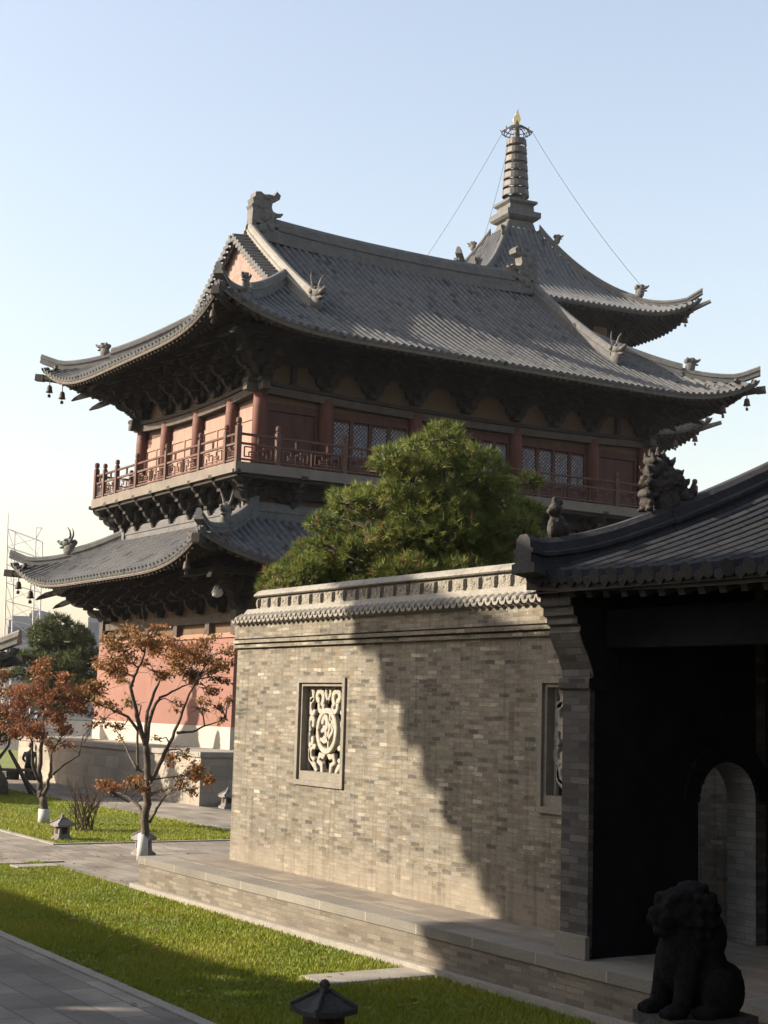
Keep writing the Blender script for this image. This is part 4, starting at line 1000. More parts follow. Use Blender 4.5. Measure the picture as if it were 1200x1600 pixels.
for rf, u, lab in ((RP, RP.hx-.9, 'wind bell under the right corner of the pagoda top roof'), (R2, R2.hx-.9, 'wind bell under the right corner of the second pagoda roof, outer of two'), (R2, R2.hx-2.2, 'wind bell under the right corner of the second pagoda roof, inner of two')):
    bell(pag_world(rf.P('S', u, .2)-Vector((0,0,.4))), 1.25, lab)

# ------------------------------------------------------------------ gatehouse at the right
gh = empty('gatehouse', (13.5, 7.2, .55), 'dark shaded gatehouse with tiled roof, brick end pier and arched side opening', 'gatehouse')
M['inner_shade'] = plain('porch_shade', (.008, .009, .011), (.020, .021, .023), 2, .95, .4, .01, spec=.1)  # deep porch shade put into the colour of these surfaces
M['old_red'] = plain('dark_red_door', (.06, .022, .016), (.10, .035, .025), 3, .8)
RG = Roof(16.4, 7.2, 6.45, 6.05, 4.40, lambda t: .30*t+.0225*t*t, .10, 3.0, 2.0, .0, .27, .078, 6.0)
g = MB(); RG.tiles(g, 'W', lambda u: 6.45, 26); RG.tiles(g, 'E', lambda u: 6.45, 8)
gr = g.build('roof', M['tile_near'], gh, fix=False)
g = MB()
n = 14
for i in range(n):
    for side, sg in (('W', -1), ('E', 1)):
        ta, tb = 6.45*i/n, 6.45*(i+1)/n
        za, zb = 4.40+RG.f(ta)-.10, 4.40+RG.f(tb)-.10; xa, xb = 16.4+sg*(6.45-ta), 16.4+sg*(6.45-tb)
        g.add([(xa,1.16,za),(xa,13.24,za),(xb,13.24,zb),(xb,1.16,zb)], [(0,1,2,3)])
g.build('roof_boarding', M['timber'], gr, fix=False)
g = MB(); RG.rafters(g, 'W', .12, 3.0, .20, .09, .27); g.build('rafters', M['timber'], gr)
g = MB(); RG.fascia(g, 'W', .05, -.16, -.06, 30); g.build('eave_board', M['timber'], gr)
def roof_z(x): return 4.40+RG.f(max(0, 6.45-abs(16.4-x)))
for yv in (13.0, 1.4):
    g = MB(); pts = []
    for i in range(13):
        x = 9.76+(11.75-9.76)*i/12; k = max(0, 1-i/9)
        pts.append(Vector((x, yv, roof_z(x)+.02+.13*k**2.2)))
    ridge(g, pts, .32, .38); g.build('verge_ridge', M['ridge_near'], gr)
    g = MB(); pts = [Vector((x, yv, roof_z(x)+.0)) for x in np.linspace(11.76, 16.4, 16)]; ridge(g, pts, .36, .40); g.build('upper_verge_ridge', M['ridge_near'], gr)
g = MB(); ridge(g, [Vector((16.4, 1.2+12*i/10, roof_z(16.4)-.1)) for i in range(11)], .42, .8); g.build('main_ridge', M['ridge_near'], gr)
# verge beasts, each carved in one piece
mb = MB(); beast(mb, (11.78, 13.0, 5.26), math.pi, .74, False, 1.0)
for (x, z, r_) in ((11.62, 5.62, .11), (11.55, 5.78, .10), (11.66, 5.84, .12), (11.78, 5.76, .13), (11.88, 5.66, .12), (11.98, 5.56, .11), (12.08, 5.52, .09), (12.14, 5.60, .055), (11.52, 5.9, .05), (11.72, 5.93, .05), (11.90, 5.80, .05), (12.02, 5.70, .05), (11.47, 5.66, .06), (11.45, 5.52, .06), (11.48, 5.42, .07)):
    mb.ell((x, 13.0, z), (r_, .11, r_), 9, 6)
for (x, z, dx, dz) in ((11.50, 5.50, -.10, .0), (11.52, 5.62, -.11, .03), (11.52, 5.78, -.10, .06), (11.55, 5.88, -.05, .12), (11.66, 5.92, .02, .12), (11.78, 5.88, .07, .10), (11.88, 5.76, .10, .08), (11.98, 5.66, .09, .09), (12.10, 5.60, .03, .13), (12.0, 5.52, .10, .05), (11.5, 5.36, -.10, -.04), (11.60, 5.96, -.02, .10)):
    for q in (-.05, .05): mb.tube([(x, 13.0+q, z), (x+dx*.6, 13.0+q*1.3, z+dz*.5), (x+dx, 13.0+q*1.2, z+dz)], [.045, .03, .012], 7)
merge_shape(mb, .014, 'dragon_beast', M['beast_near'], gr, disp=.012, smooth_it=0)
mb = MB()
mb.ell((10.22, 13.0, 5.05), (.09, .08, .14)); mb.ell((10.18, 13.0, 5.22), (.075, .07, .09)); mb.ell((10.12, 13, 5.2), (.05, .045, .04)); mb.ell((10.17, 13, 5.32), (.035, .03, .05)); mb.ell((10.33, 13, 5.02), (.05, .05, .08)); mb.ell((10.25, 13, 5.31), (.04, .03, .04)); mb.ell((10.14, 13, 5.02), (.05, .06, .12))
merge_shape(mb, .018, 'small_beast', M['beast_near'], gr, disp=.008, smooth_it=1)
# gable end wall with the arched side opening
GY0, GY1 = 12.65, 13.098; AX0, AX1, AZ, AC = 11.93, 12.80, 2.13, 12.365
g = MB(); gi = MB(); gl0 = MB(); Z0g = .553
def strip(mb, y, x0, x1, z0a, z0b, z1a, z1b): mb.add([(x0,y,z0a),(x1,y,z0b),(x1,y,z1b),(x0,y,z1a)], [(0,1,2,3)])
xs = [10.4, 10.9, 11.4, AX0]+[AC-.435*math.cos(math.pi*k/16) for k in range(1, 16)]+[AX1, 13.2, 14, 15, 16.4, 17.4, 18.15]
def under_z(x): return roof_z(x)-.14 if x > 10.7 else 4.22
for i in range(len(xs)-1):
    a, b_ = xs[i], xs[i+1]; mid = (a+b_)/2; ina = AX0 < mid < AX1
    def arch_z(x): return AZ+math.sqrt(max(0, .435**2-(x-AC)**2)) if ina else Z0g
    for y in (GY0, GY1): strip(g, y, a, b_, arch_z(a), arch_z(b_), under_z(a), under_z(b_))
    if ina: gl0.add([(a,GY0,arch_z(a)),(b_,GY0,arch_z(b_)),(b_,GY1,arch_z(b_)),(a,GY1,arch_z(a))], [(0,1,2,3)])
    if a >= 10.4 and b_ <= 12.93 or ina: strip(gi, GY0-.006, a+(.06 if i == 0 else 0), b_, arch_z(a), arch_z(b_), under_z(a), under_z(b_))
gl_ = MB()
for x in (AX0, AX1): gl_.add([(x,GY0,Z0g),(x,GY1,Z0g),(x,GY1,AZ),(x,GY0,AZ)], [(0,1,2,3)])
g.add([(10.4,GY0,Z0g),(10.4,GY1,Z0g),(10.4,GY1,4.22),(10.4,GY0,4.22)], [(0,1,2,3)])
gwall = g.build('end_wall', M['brick_grey'], gh, fix=False); gl_.add(gl0.v, gl0.f); gl_.build('arch_lining', M['pale_brick'], gwall, fix=False); gi.build('plaster_shade', M['inner_shade'], gwall, fix=False)  # last sheet paints the shade on the wall's inner face
g = MB()
for k in range(17):
    a0, a1 = math.pi*k/17, math.pi*(k+1)/17
    v = [(AC-r_*math.cos(a), y, AZ+r_*math.sin(a)) for y in (GY0-.05, GY0-.007) for a in (a0+.01, a1-.01) for r_ in (.45, .66)]
    g.add(v, [(0,1,3,2),(4,6,7,5),(0,2,6,4),(1,5,7,3),(0,4,5,1),(2,3,7,6)])
g.build('arch_hood', M['inner_shade'], gwall)
g = MB()
prof = [(10.398, 3.30), (10.36, 3.32), (10.36, 3.42), (10.42, 3.44), (10.40, 3.52), (10.34, 3.66), (10.26, 3.80), (10.22, 3.90), (10.235, 3.92), (10.235, 3.97), (10.19, 3.99), (10.19, 4.06), (10.14, 4.08), (10.14, 4.16), (10.10, 4.18), (10.10, 4.34), (10.75, 4.40), (10.75, 3.30)]
g.prism(prof, GY0-.03, GY1+.03, lambda a, c_, d: (a, d, c_)); g.build('corbel', M['brick_grey'], gwall)
g = MB(); g.prism(prof, GY0-.037, GY0-.032, lambda a, c_, d: (a+.012, d, c_)); g.build('corbel_shade', M['inner_shade'], gwall)  # thin dark sheet painting shade onto the corbel's side
g = MB(); g.box(10.34, 10.398, GY0-.04, GY1+.02, .55, .78); g.build('pier_plinth', M['cap_stone'], gwall)
g = MB(); g.box(12.95, 13.25, 1.4, 12.64, .553, 5.2); bwall = g.build('back_wall', M['inner_shade'], gh)
for y in (11.2, 9.9, 8.6, 5.4, 4.1):
    g = MB(); g.box(12.90, 12.948, y-.6, y+.6, .6, 3.4); g.box(12.87, 12.899, y-.5, y+.5, .7, 1.5); g.box(12.87, 12.899, y-.5, y+.5, 1.65, 3.25); g.build('door_leaf', M['old_red'], bwall)
g = MB(); g.box(10.6, 10.85, 1.6, 12.63, 3.75, 4.15); g.build('porch_beam', M['inner_shade'], gh)
for y in (9.3, 7.2, 4.2):
    g = MB(); g.lathe((10.75, y, .553), [(.28, 0), (.28, .1), (.19, .18), (.18, 3.19)], 16); g.build('porch_column', M['old_red'], gh, True)
g = MB(); g.box(10.4, 18.15, 1.3, 1.75, .553, 4.2); g.build('far_end_wall', M['brick_grey'], gh)
rw = empty('rear_wall', (14.6, 18, 0), 'brown brick wall glimpsed through the arched side opening', 'wall')
g = MB(); g.box(14.4, 14.8, 13.6, 19.5, 0, 2.8); g.build('brickwork', M['brick'], rw)
g = MB(); g.prism([(-.35, 2.8), (0, 3.05), (.35, 2.8)], 13.5, 19.6, lambda a, c_, d: (14.6+a, d, c_)); g.build('coping', M['cope'], rw)

# ------------------------------------------------------------------ stone lion
li = empty('lion_statue', (8.98, 9.58, .095), 'dark stone guardian lion seated on a pedestal before the gatehouse', 'statue', rz=R(-6))
mb = MB()
for c_, r_ in (((-.10,0,1.12),(.25,.25,.33)), ((.06,0,.98),(.29,.27,.33)), ((.20,0,.84),(.33,.31,.26)), ((.10,0,1.28),(.24,.24,.26)), ((-.01,0,1.47),(.26,.27,.26)), ((-.15,0,1.53),(.20,.21,.19)), ((-.31,0,1.47),(.14,.15,.11)), ((-.29,0,1.35),(.13,.12,.07)), ((-.42,0,1.51),(.05,.08,.05)), ((-.02,.0,1.66),(.16,.18,.09))): mb.ell(c_, r_, 16, 12)
for q in (-1, 1):
    mb.ell((-.27, q*.10, 1.62), (.08, .075, .055)); mb.ell((-.33, q*.09, 1.575), (.04, .04, .035)); mb.ell((.03, q*.23, 1.60), (.09, .045, .075)); mb.ell((-.36, q*.10, 1.44), (.08, .06, .08))
    mb.tube([(-.14, q*.17, 1.15), (-.20, q*.18, .92), (-.25, q*.18, .70)], [.13, .10, .085], 10); mb.ell((-.31, q*.18, .675), (.14, .10, .07))
    mb.ell((.14, q*.28, .82), (.24, .12, .22)); mb.ell((-.04, q*.30, .675), (.17, .10, .07))
    for k in range(3): mb.ell((-.40, q*.18+(k-1)*.06, .66), (.05, .032, .045))
    mb.ell((-.385, q*.045, 1.40), (.022, .03, .022), 8, 6); mb.ell((-.34, q*.11, 1.41), (.03, .02, .025), 8, 6); mb.ell((-.352, q*.095, 1.585), (.02, .022, .02), 8, 6)
    for j in range(5):      # rows of mane curls
        for k in range(5-(j > 3)):
            el, az_ = R(-35+24*j), R(25+28*k)
            mb.ell((-.01-.0*k+.26*math.cos(el)*-math.cos(az_)*-.9, q*(.27*math.cos(el)*math.sin(az_)), 1.47+.26*math.sin(el)), (.048, .048, .048), 8, 6)
mb.ell((-.36, 0, 1.405), (.06, .10, .03)); mb.ell((-.02, 0, 1.70), (.13, .13, .07))
mb.tube([(.44, 0, .70), (.50, 0, .80), (.47, 0, .95), (.42, 0, 1.02)], [.05, .08, .07, .03], 8)
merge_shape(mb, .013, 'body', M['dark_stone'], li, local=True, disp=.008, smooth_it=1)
g = MB(); g.box(-.42, .48, -.36, .36, .52, .625); g.box(-.38, .44, -.32, .32, .44, .519); g.box(-.44, .50, -.38, .38, -.26, .439); g.build('pedestal', M['post_stone'], li, local=True); li.scale = (.90, .82, .92)

# ------------------------------------------------------------------ stone lanterns
def lantern(x, y, s, label, rz=0.0, st='stone'):
    o = empty('stone_lantern', (x, y, 0), label, 'stone lantern', 'small stone lanterns in the lawns', rz)
    g = MB(); g.box(-.20*s, .20*s, -.20*s, .20*s, -.02, .06*s); g.box(-.165*s, .165*s, -.165*s, .165*s, .06*s, .09*s); g.build('base', M[st], o, local=True)
    g = MB(); frustum(g, (-.14*s, .14*s, -.14*s, .14*s), (-.125*s, .125*s, -.125*s, .125*s), .09*s, .36*s); body = g.build('light_box', M[st], o, local=True)
    for q in range(4):
        g = MB(); c_, s_ = math.cos(q*math.pi/2), math.sin(q*math.pi/2)
        f = lambda a, b_, z: (c_*a-s_*b_, s_*a+c_*b_, z)
        vs = [f(.139*s, -.07*s, .15*s), f(.139*s, .07*s, .15*s), f(.135*s, .07*s, .30*s), f(.135*s, -.07*s, .30*s)]
        vs += [f(.12*s, -.07*s, .15*s), f(.12*s, .07*s, .15*s), f(.12*s, .07*s, .30*s), f(.12*s, -.07*s, .30*s)]
        g.add(vs, [(0,1,2,3),(7,6,5,4),(0,4,5,1),(1,5,6,2),(2,6,7,3),(3,7,4,0)]); g.build('opening', M['recess'], body, local=True)
    g = MB(); n = 6; vs = []
    for i in range(n+1):
        t_ = i/n; r_ = (.175*(1-t_)**1.1+.035)*s; z = (.355+.15*t_**1.0)*s
        up = .02*s*(1-t_)
        for k in range(8):
            a = math.pi/4*k+math.pi/4; cr = k % 2 == 0
            rr = r_*(1.414 if cr else 1.0); vs.append((rr*math.cos(a), rr*math.sin(a), z+(up if cr else 0)))
    fs = [(i*8+k, i*8+(k+1) % 8, (i+1)*8+(k+1) % 8, (i+1)*8+k) for i in range(n) for k in range(8)]
    vs += [(v[0], v[1], v[2]-.045*s) for v in vs[:8]]; m0 = (n+1)*8
    fs += [(k, m0+k, m0+(k+1) % 8, (k+1) % 8) for k in range(8)]+[tuple(m0+k for k in range(8))]
    g.add(vs, fs)
    for q in range(4):
        a = math.pi/4+q*math.pi/2
        g.tube([((.175*(1-t_)**1.1+.035)*s*1.414*math.cos(a), (.175*(1-t_)**1.1+.035)*s*1.414*math.sin(a), (.375+.135*t_)*s+.012*s) for t_ in (0, .25, .5, .75, 1)], .018*s, 6)
    g.build('roof', M[st], o, local=True)
    g = MB(); g.lathe((0,0,.49*s), [(.04*s, 0), (.06*s, .02*s), (.035*s, .04*s), (.05*s, .07*s), (.03*s, .105*s), (.005*s, .115*s)], 10); g.build('finial', M[st], o, True, local=True)
lantern(7.1, 12.3, 1.04, 'stone lantern darkened as in shade at the bottom edge, nearest to the viewer', .05, 'post_stone')  # darker stone than the others, the hall's shadow put into its colour
lantern(12.15, 32.75, .94, 'stone lantern on the far lawn beside the bare shrub', .1)
lantern(12.58, 29.25, .94, 'stone lantern half hidden behind the whitewashed tree trunk')
lantern(20.5, 41.6, 1.0, 'stone lantern in front of the shaded terrace corner')

# ------------------------------------------------------------------ trees
def at(u, v, D, du=0.0):
    """a point of a tree given in units of the survey drawing (1200 x 1600) at distance D"""
    x = (u-600)/F_PX; y = (800-v)/F_PX; d = Fw+Rr*x+Ur*y
    return Vector((0,0,EYE))+d*(D/(d.dot(F0)))+F0*du
def clump_leaves(clumps, dens, size, rs, droop=.6, flat=.7, tints=(0, 1), low=.0):
    V = []; T_ = []
    for (c, r_, f) in clumps:
        n = int(dens*r_*r_*f); 
        if n < 1: continue
        # a few sub-sprays in each clump so that gaps stay open
        k = max(3, int(5*r_/.4)); sub = rs.normal(size=(k, 3)); sub /= np.linalg.norm(sub, axis=1)[:, None]; sub *= (rs.rand(k, 1)**.4)*r_; sub[:, 2] *= flat
        p = np.array(c)+sub[rs.randint(0, k, n)]+rs.normal(size=(n, 3))*np.array([.26, .26, .16])*r_
        d = rs.normal(size=(n, 3)); d[:, 2] -= droop*1.2; d /= np.linalg.norm(d, axis=1)[:, None]
        q = rs.normal(size=(n, 3)); q -= d*(q*d).sum(1)[:, None]; q /= np.linalg.norm(q, axis=1)[:, None]
        L = size*(.6+.8*rs.rand(n, 1)); W = L*.32
        V.append(np.stack([p, p+d*L*.5+q*W, p+d*L, p+d*L*.5-q*W], 1))
        T_.append(np.clip(tints[0]+(tints[1]-tints[0])*(.65*rs.rand()+.35*rs.rand(n)), 0, 1))
    V = np.concatenate(V); T_ = np.concatenate(T_)
    return V.reshape(-1, 3), np.arange(len(V)*4).reshape(-1, 4), T_
def tree(name, label, base, D, limbs, clumps, leafmat, dens, size, seed, scale_r, white=None, group=None, tints=(0, 1)):
    o = empty(name, tuple(base), label, 'tree', group); rs = np.random.RandomState(seed); rr = random.Random(seed)
    tm = MB(); pts_all = []
    for (pts, r0, r1, dz) in limbs:
        P3 = [at(u, v, D, dz*(i/(len(pts)-1))) for i, (u, v) in enumerate(pts)]
        # resample with a little wander
        out = []
        for a, b_ in zip(P3[:-1], P3[1:]):
            for k in range(3): out.append(a.lerp(b_, k/3)+Vector((rr.uniform(-1, 1), rr.uniform(-1, 1), rr.uniform(-1, 1)))*r0*.25*(1 if out else 0))
        out.append(P3[-1]); n = len(out)
        tm.tube(out, [r0+(r1-r0)*i/(n-1) for i in range(n)], 7); pts_all += out[n//3:]
    cl = []
    for (u, v, r_, f) in clumps:
        c = at(u, v, D, rr.uniform(-1, 1)*scale_r); cl.append((c, r_*D/F_PX, f))
        near = min(pts_all, key=lambda p: (p-c).length+max(0, p.z-c.z)*.6); mid = near.lerp(c, .55)+Vector((rr.uniform(-.1, .1), rr.uniform(-.1, .1), .08))
        tm.tube([near, mid, c], [.018, .012, .005], 5)
        for k in range(5):
            e = c+Vector((rr.gauss(0, 1), rr.gauss(0, 1), rr.gauss(0, .8)))*r_*D/F_PX*.6; tm.tube([near.lerp(c, .5+.1*k), near.lerp(c, .8).lerp(e, .5)+Vector((0,0,.03)), e], [.009, .007, .003], 4)
    # fine twigs over the whole crown
    for k in range(int(9*len(clumps))):
        c, R_, f = cl[rr.randrange(len(cl))]; e = c+Vector((rr.gauss(0, 1), rr.gauss(0, 1), rr.gauss(0, .8)))*R_*.9; s_ = c.lerp(min(pts_all, key=lambda p: (p-c).length), rr.uniform(.1, .6))
        tm.tube([s_, s_.lerp(e, .5)+Vector((rr.uniform(-.05, .05), rr.uniform(-.05, .05), .04)), e], [.006, .0045, .002], 3)
    trunk = tm.build('trunk', M['bark'], o, True)
    if white:
        (u0, v0, u1, v1, ra, rb) = white; g = MB(); A, B = at(u0, v0, D), at(u1, v1, D); g.tube([A, A.lerp(B, .5), B], [ra, (ra+rb)/2, rb], 12); g.build('whitewash', M['whitewash'], trunk, True)
    V, Fc, T_ = clump_leaves(cl, dens, size, rs, tints=tints); leaves_obj('crown', V, Fc, T_, leafmat, o)
    return o
D1 = at(222, 1345, 1).dot(F0); 
def gd(u, v):   # distance at which the drawing point touches the ground
    x = (u-600)/F_PX; y = (800-v)/F_PX; d = Fw+Rr*x+Ur*y; return -EYE/d.z*d.dot(F0)
D1 = gd(222, 1344)
tree('maple_tree', 'tree with thin rusty leaves and whitewashed trunk in front of the red tower wall', at(222, 1344, D1), D1, [
    ([(222,1344),(226,1300),(231,1255),(231,1220),(229,1180),(228,1165)], .088, .06, 0),
    ([(228,1165),(219,1135),(214,1110),(207,1072),(216,1052),(228,1030),(236,1000)], .055, .014, -.4),
    ([(207,1072),(190,1060),(172,1042),(160,1030)], .035, .01, .5),
    ([(228,1165),(232,1130),(240,1100),(247,1090),(275,1075),(292,1068)], .048, .012, .5),
    ([(226,1155),(228,1112),(237,1082),(244,1060),(262,1050),(270,1030)], .04, .01, .9),
    ([(234,1222),(250,1195),(262,1172),(276,1142),(288,1112),(300,1085),(312,1062)], .052, .013, -.5),
    ([(276,1145),(300,1143),(318,1135),(350,1124)], .032, .008, .3),
    ([(234,1285),(248,1262),(262,1242),(286,1230)], .032, .01, -.6),
    ([(224,1282),(216,1262),(196,1247),(176,1240)], .045, .012, .5),
    ([(218,1145),(202,1120),(178,1108),(155,1096)], .035, .01, -.6),
    ([(229,1205),(214,1203),(212,1150),(213,1120)], .035, .02, .3),
    ([(214,1203),(200,1185),(186,1160),(168,1138)], .03, .008, .8),
    ([(230,1230),(214,1236),(205,1252)], .02, .008, -.3)],
    [(236,1000,34,1.1),(205,1012,30,1),(265,1008,32,1.1),(300,1020,34,1),(335,1020,28,1),(355,1042,18,.8),(350,1065,14,.7),(180,1030,26,.9),(160,1050,22,.8),(165,1080,24,.8),(196,1055,20,.7),(230,1045,24,.8),(290,1048,26,1),(318,1052,24,1),(325,1080,16,.7),(310,1102,16,.7),(335,1105,14,.6),(345,1125,10,.6),(175,1105,16,.6),(150,1095,18,.7),(205,1098,14,.5),(160,1130,14,.5),(190,1143,16,.5),(215,1225,20,.5),(175,1235,22,.9),(200,1220,18,.7),(285,1212,26,.9),(310,1200,20,1),(315,1220,16,.8),(268,1185,16,.6),(300,1235,12,.6),(240,1240,12,.4),(247,985,16,.8),(322,998,16,.8),(250,1155,9,.4),(275,1100,12,.5),(358,1090,12,.7),(290,1180,14,.5)],
    M['leaf_orange'], 4600, .062, 11, .75, (222,1344,224,1303,.112,.10))
D2 = gd(68, 1288)
tree('red_leaved_tree', 'small red leaved tree with whitewashed trunk on the far lawn', at(68, 1288, D2), D2, [
    ([(68,1288),(69,1262),(66,1245),(62,1235)], .11, .08, 0), ([(62,1235),(60,1205),(62,1170),(65,1145),(62,1110)], .075, .02, .4),
    ([(66,1245),(76,1228),(80,1215),(84,1200),(86,1180)], .06, .015, -.5), ([(82,1210),(98,1195),(118,1182)], .035, .01, .4), ([(62,1220),(52,1195),(54,1160),(45,1130)], .05, .012, -.4), ([(80,1215),(76,1185),(72,1160)], .035, .01, .7)],
    [(75,1050,26,1),(100,1058,24,1),(50,1075,26,1),(85,1080,30,1.1),(115,1085,24,1),(30,1095,24,1),(60,1110,30,1.1),(95,1115,28,1.1),(125,1110,18,.8),(20,1125,22,1),(45,1135,24,1),(80,1140,24,1),(110,1140,20,.8),(70,1165,16,.7),(95,1165,14,.6),(25,1150,20,.9),(130,1075,16,.7),(135,1135,12,.6),(55,1060,18,.9)],
    M['leaf_red'], 3000, .07, 5, .9, (68,1288,69,1264,.145,.135))
D3 = gd(4, 1243)
tree('leaning_tree', 'dark leaning tree at the left edge with dull brown green leaves', at(4, 1243, D3), D3, [
    ([(4,1243),(2,1215),(-6,1190),(-10,1150),(-8,1110)], .17, .06, 0), ([(-6,1190),(10,1165),(18,1130)], .06, .02, .5)],
    [(5,1060,22,1),(-15,1080,26,1),(15,1085,24,1),(0,1110,28,1),(20,1120,20,.9),(-20,1130,24,1),(8,1145,22,1),(28,1100,16,.7),(15,1050,14,.8)], M['leaf_orange'], 1100, .12, 8, 1.2, None, None, (.0, .35))
tp = empty('tree_prop', tuple(at(50, 1242, gd(50, 1242))), 'dark slanting wooden prop leaning left beside the red tree', 'prop')
g = MB(); Dp = gd(50, 1242); g.tube([at(50, 1243, Dp), at(32, 1205, Dp), at(14, 1172, Dp)], [.075, .07, .05], 7); g.build('pole', M['bark'], tp, True)
g = MB(); g.tube([at(56, 1238, Dp-.6), at(32, 1207, Dp)], [.04, .035], 6); g.build('brace', M['bark'], tp, True)
# bare shrub
sh = empty('bare_shrub', tuple(at(130, 1299, gd(130, 1299))), 'leafless shrub of thin upright stems on the far lawn', 'shrub')
g = MB(); Ds = gd(130, 1299); rr = random.Random(4)
for i in range(34):
    b0_ = at(130+rr.uniform(-14, 14), 1299, Ds, rr.uniform(-.35, .35)); e = at(132+rr.uniform(-34, 38), 1225+rr.uniform(-15, 30), Ds, rr.uniform(-.7, .7)); b0_.z = 0
    m_ = b0_.lerp(e, .5)+Vector((rr.uniform(-.06, .06), rr.uniform(-.06, .06), .08)); g.tube([b0_, m_, e], [.013, .009, .004], 5)
    for k in range(3):
        s_ = b0_.lerp(e, rr.uniform(.4, .8)); g.tube([s_, s_+Vector((rr.uniform(-.2, .2), rr.uniform(-.2, .2), rr.uniform(.2, .4)))], [.006, .003], 4)
g.build('stems', M['twig'], sh)
# pines
def pine(label, base_uv, D, lobes, nlen, width, dens, mat, seed, dspread, nn=13, group=None):
    rs = np.random.RandomState(seed); rr = random.Random(seed)
    base = at(*base_uv, D); base.z = 0
    o = empty('pine_tree', tuple(base), label, 'pine', group)
    g = MB(); top = at(lobes[0][0], lobes[0][1], D); st = [base.lerp(top, k/8)+Vector((rr.uniform(-.12, .12), rr.uniform(-.12, .12), 0))*(1 if 0 < k < 8 else 0) for k in range(9)]
    g.tube(st, [.2-.019*k for k in range(9)], 9)
    C_ = []; D_ = []; B_ = []
    for (u, v, r_, brown) in lobes:
        c = at(u, v, D, rr.uniform(-1, 1)*dspread); R_ = r_*D/F_PX
        s0 = min(st, key=lambda p: (p-c).length+abs(p.z-(c.z-.5))); s0 = s0.lerp(c, .02); g.tube([s0, s0.lerp(c, .5)+Vector((0,0,-.12)), c], [.04, .03, .012], 6)
        n = int(dens*R_*R_); d = rs.normal(size=(n, 3)); d[:, 2] = d[:, 2]*.8+.35; d /= np.linalg.norm(d, axis=1)[:, None]
        p = np.array(c)+d*np.array([1, 1, .72])*R_*(.55+.5*rs.rand(n, 1)**.6)
        for k in range(0, n, 6): g.tube([c, c.lerp(Vector(p[k]), .6)+Vector((0,0,-.04)), Vector(p[k])], [.014, .01, .006], 4)
        C_.append(p); dd = d*.8+np.array([0, 0, .55])+rs.normal(size=(n, 3))*.3; dd /= np.linalg.norm(dd, axis=1)[:, None]; D_.append(dd)
        B_.append(np.where(rs.rand(n) < brown, 1.0, np.clip(.12+.75*rs.rand(n)*(.6+.4*rs.rand()), 0, .78)))
    p = np.concatenate(C_); d = np.concatenate(D_); bt = np.concatenate(B_); n = len(p)
    p = np.repeat(p, nn, 0); d = np.repeat(d, nn, 0); t_ = np.repeat(bt, nn)
    e = d*1.0+rs.normal(size=d.shape)*.55; e /= np.linalg.norm(e, axis=1)[:, None]
    q = rs.normal(size=d.shape); q -= e*(q*e).sum(1)[:, None]; q /= np.linalg.norm(q, axis=1)[:, None]
    L = nlen*(.7+.6*rs.rand(len(p), 1)); s = p-d*nlen*.35*rs.rand(len(p), 1)
    V = np.stack([s-q*width, s+q*width, s+e*L], 1).reshape(-1, 3)
    t_ = np.clip(t_+.12*(rs.rand(len(t_))-.5), 0, 1)
    g.build('trunk', M['bark'], o, True); leaves_obj('crown', V, np.arange(len(V)).reshape(-1, 3), t_, mat, o)
rp = random.Random(31); dome = []
hull = [(412, 905), (445, 870), (482, 840), (505, 800), (540, 775), (575, 748), (610, 722), (650, 700), (690, 692), (730, 702), (770, 730), (810, 752), (834, 770)]
for k in range(46):
    u = rp.uniform(425, 828)
    for (a, b_) in zip(hull[:-1], hull[1:]):
        if a[0] <= u <= b_[0]: vt = a[1]+(b_[1]-a[1])*(u-a[0])/(b_[0]-a[0])
    r_ = rp.uniform(24, 38); dome.append((u, min(930, vt+r_+rp.uniform(0, 1)**.8*(930-vt)), r_, .12 if u < 600 and rp.random() < .4 else .02))
pine('large bushy pine rising behind the brick wall', (650, 1300), 30, [
    (690,690,24,0),(662,697,22,0),(716,694,22,0),(628,714,24,0),(690,704,36,.0),(655,712,32,0),(727,716,32,0),(612,735,36,0),(566,768,34,0),(540,792,28,0),(640,760,46,0),(700,765,50,.01),(750,752,40,0),(796,748,22,0),(826,756,20,0),(640,700,22,0),(762,722,20,0),(585,790,34,0),(620,850,40,.05),(700,840,44,.02),(560,920,36,.12),(760,890,44,.05),(690,900,46,.08),(520,860,34,.05),(830,840,24,0),(800,785,36,.01),(826,800,26,0),(524,765,13,0),(526,805,24,.01),(590,800,46,.02),(660,815,50,.02),(730,815,50,.02),(545,842,42,.05),(500,826,22,.02),(482,856,32,.06),(455,882,30,.06),(432,905,24,.05),(600,858,48,.06),(672,872,52,.05),(750,865,50,.02),(812,852,30,0),(540,892,44,.15),(630,910,50,.08),(715,912,50,.03),(790,900,40,0),(478,915,32,.12),(416,922,16,.05),(580,930,40,.15),(498,880,30,.1)]+dome,
    .16, .010, 620, M['needle'], 21, 1.3, 13)
far_l = [(rp.uniform(40, 150), rp.uniform(990, 1105), rp.uniform(13, 22), 0) for k in range(34)]
pine('smaller hazy pine beyond the trees at the left, below the steel mast', (95, 1180), 68, [
    (94,974,20,0),(84,988,22,0),(108,985,20,0),(62,1005,18,0),(95,1010,26,0),(128,1005,18,0),(145,1018,13,0),(45,1030,18,0),(72,1035,26,0),(110,1040,28,0),(140,1045,20,0),(55,1058,22,0),(90,1068,30,0),(125,1072,26,0),(30,1055,14,0),(70,1090,28,0),(110,1098,28,0),(146,1085,18,0)]+far_l,
    .24, .022, 330, M['needle_far'], 23, 1.8, 11)

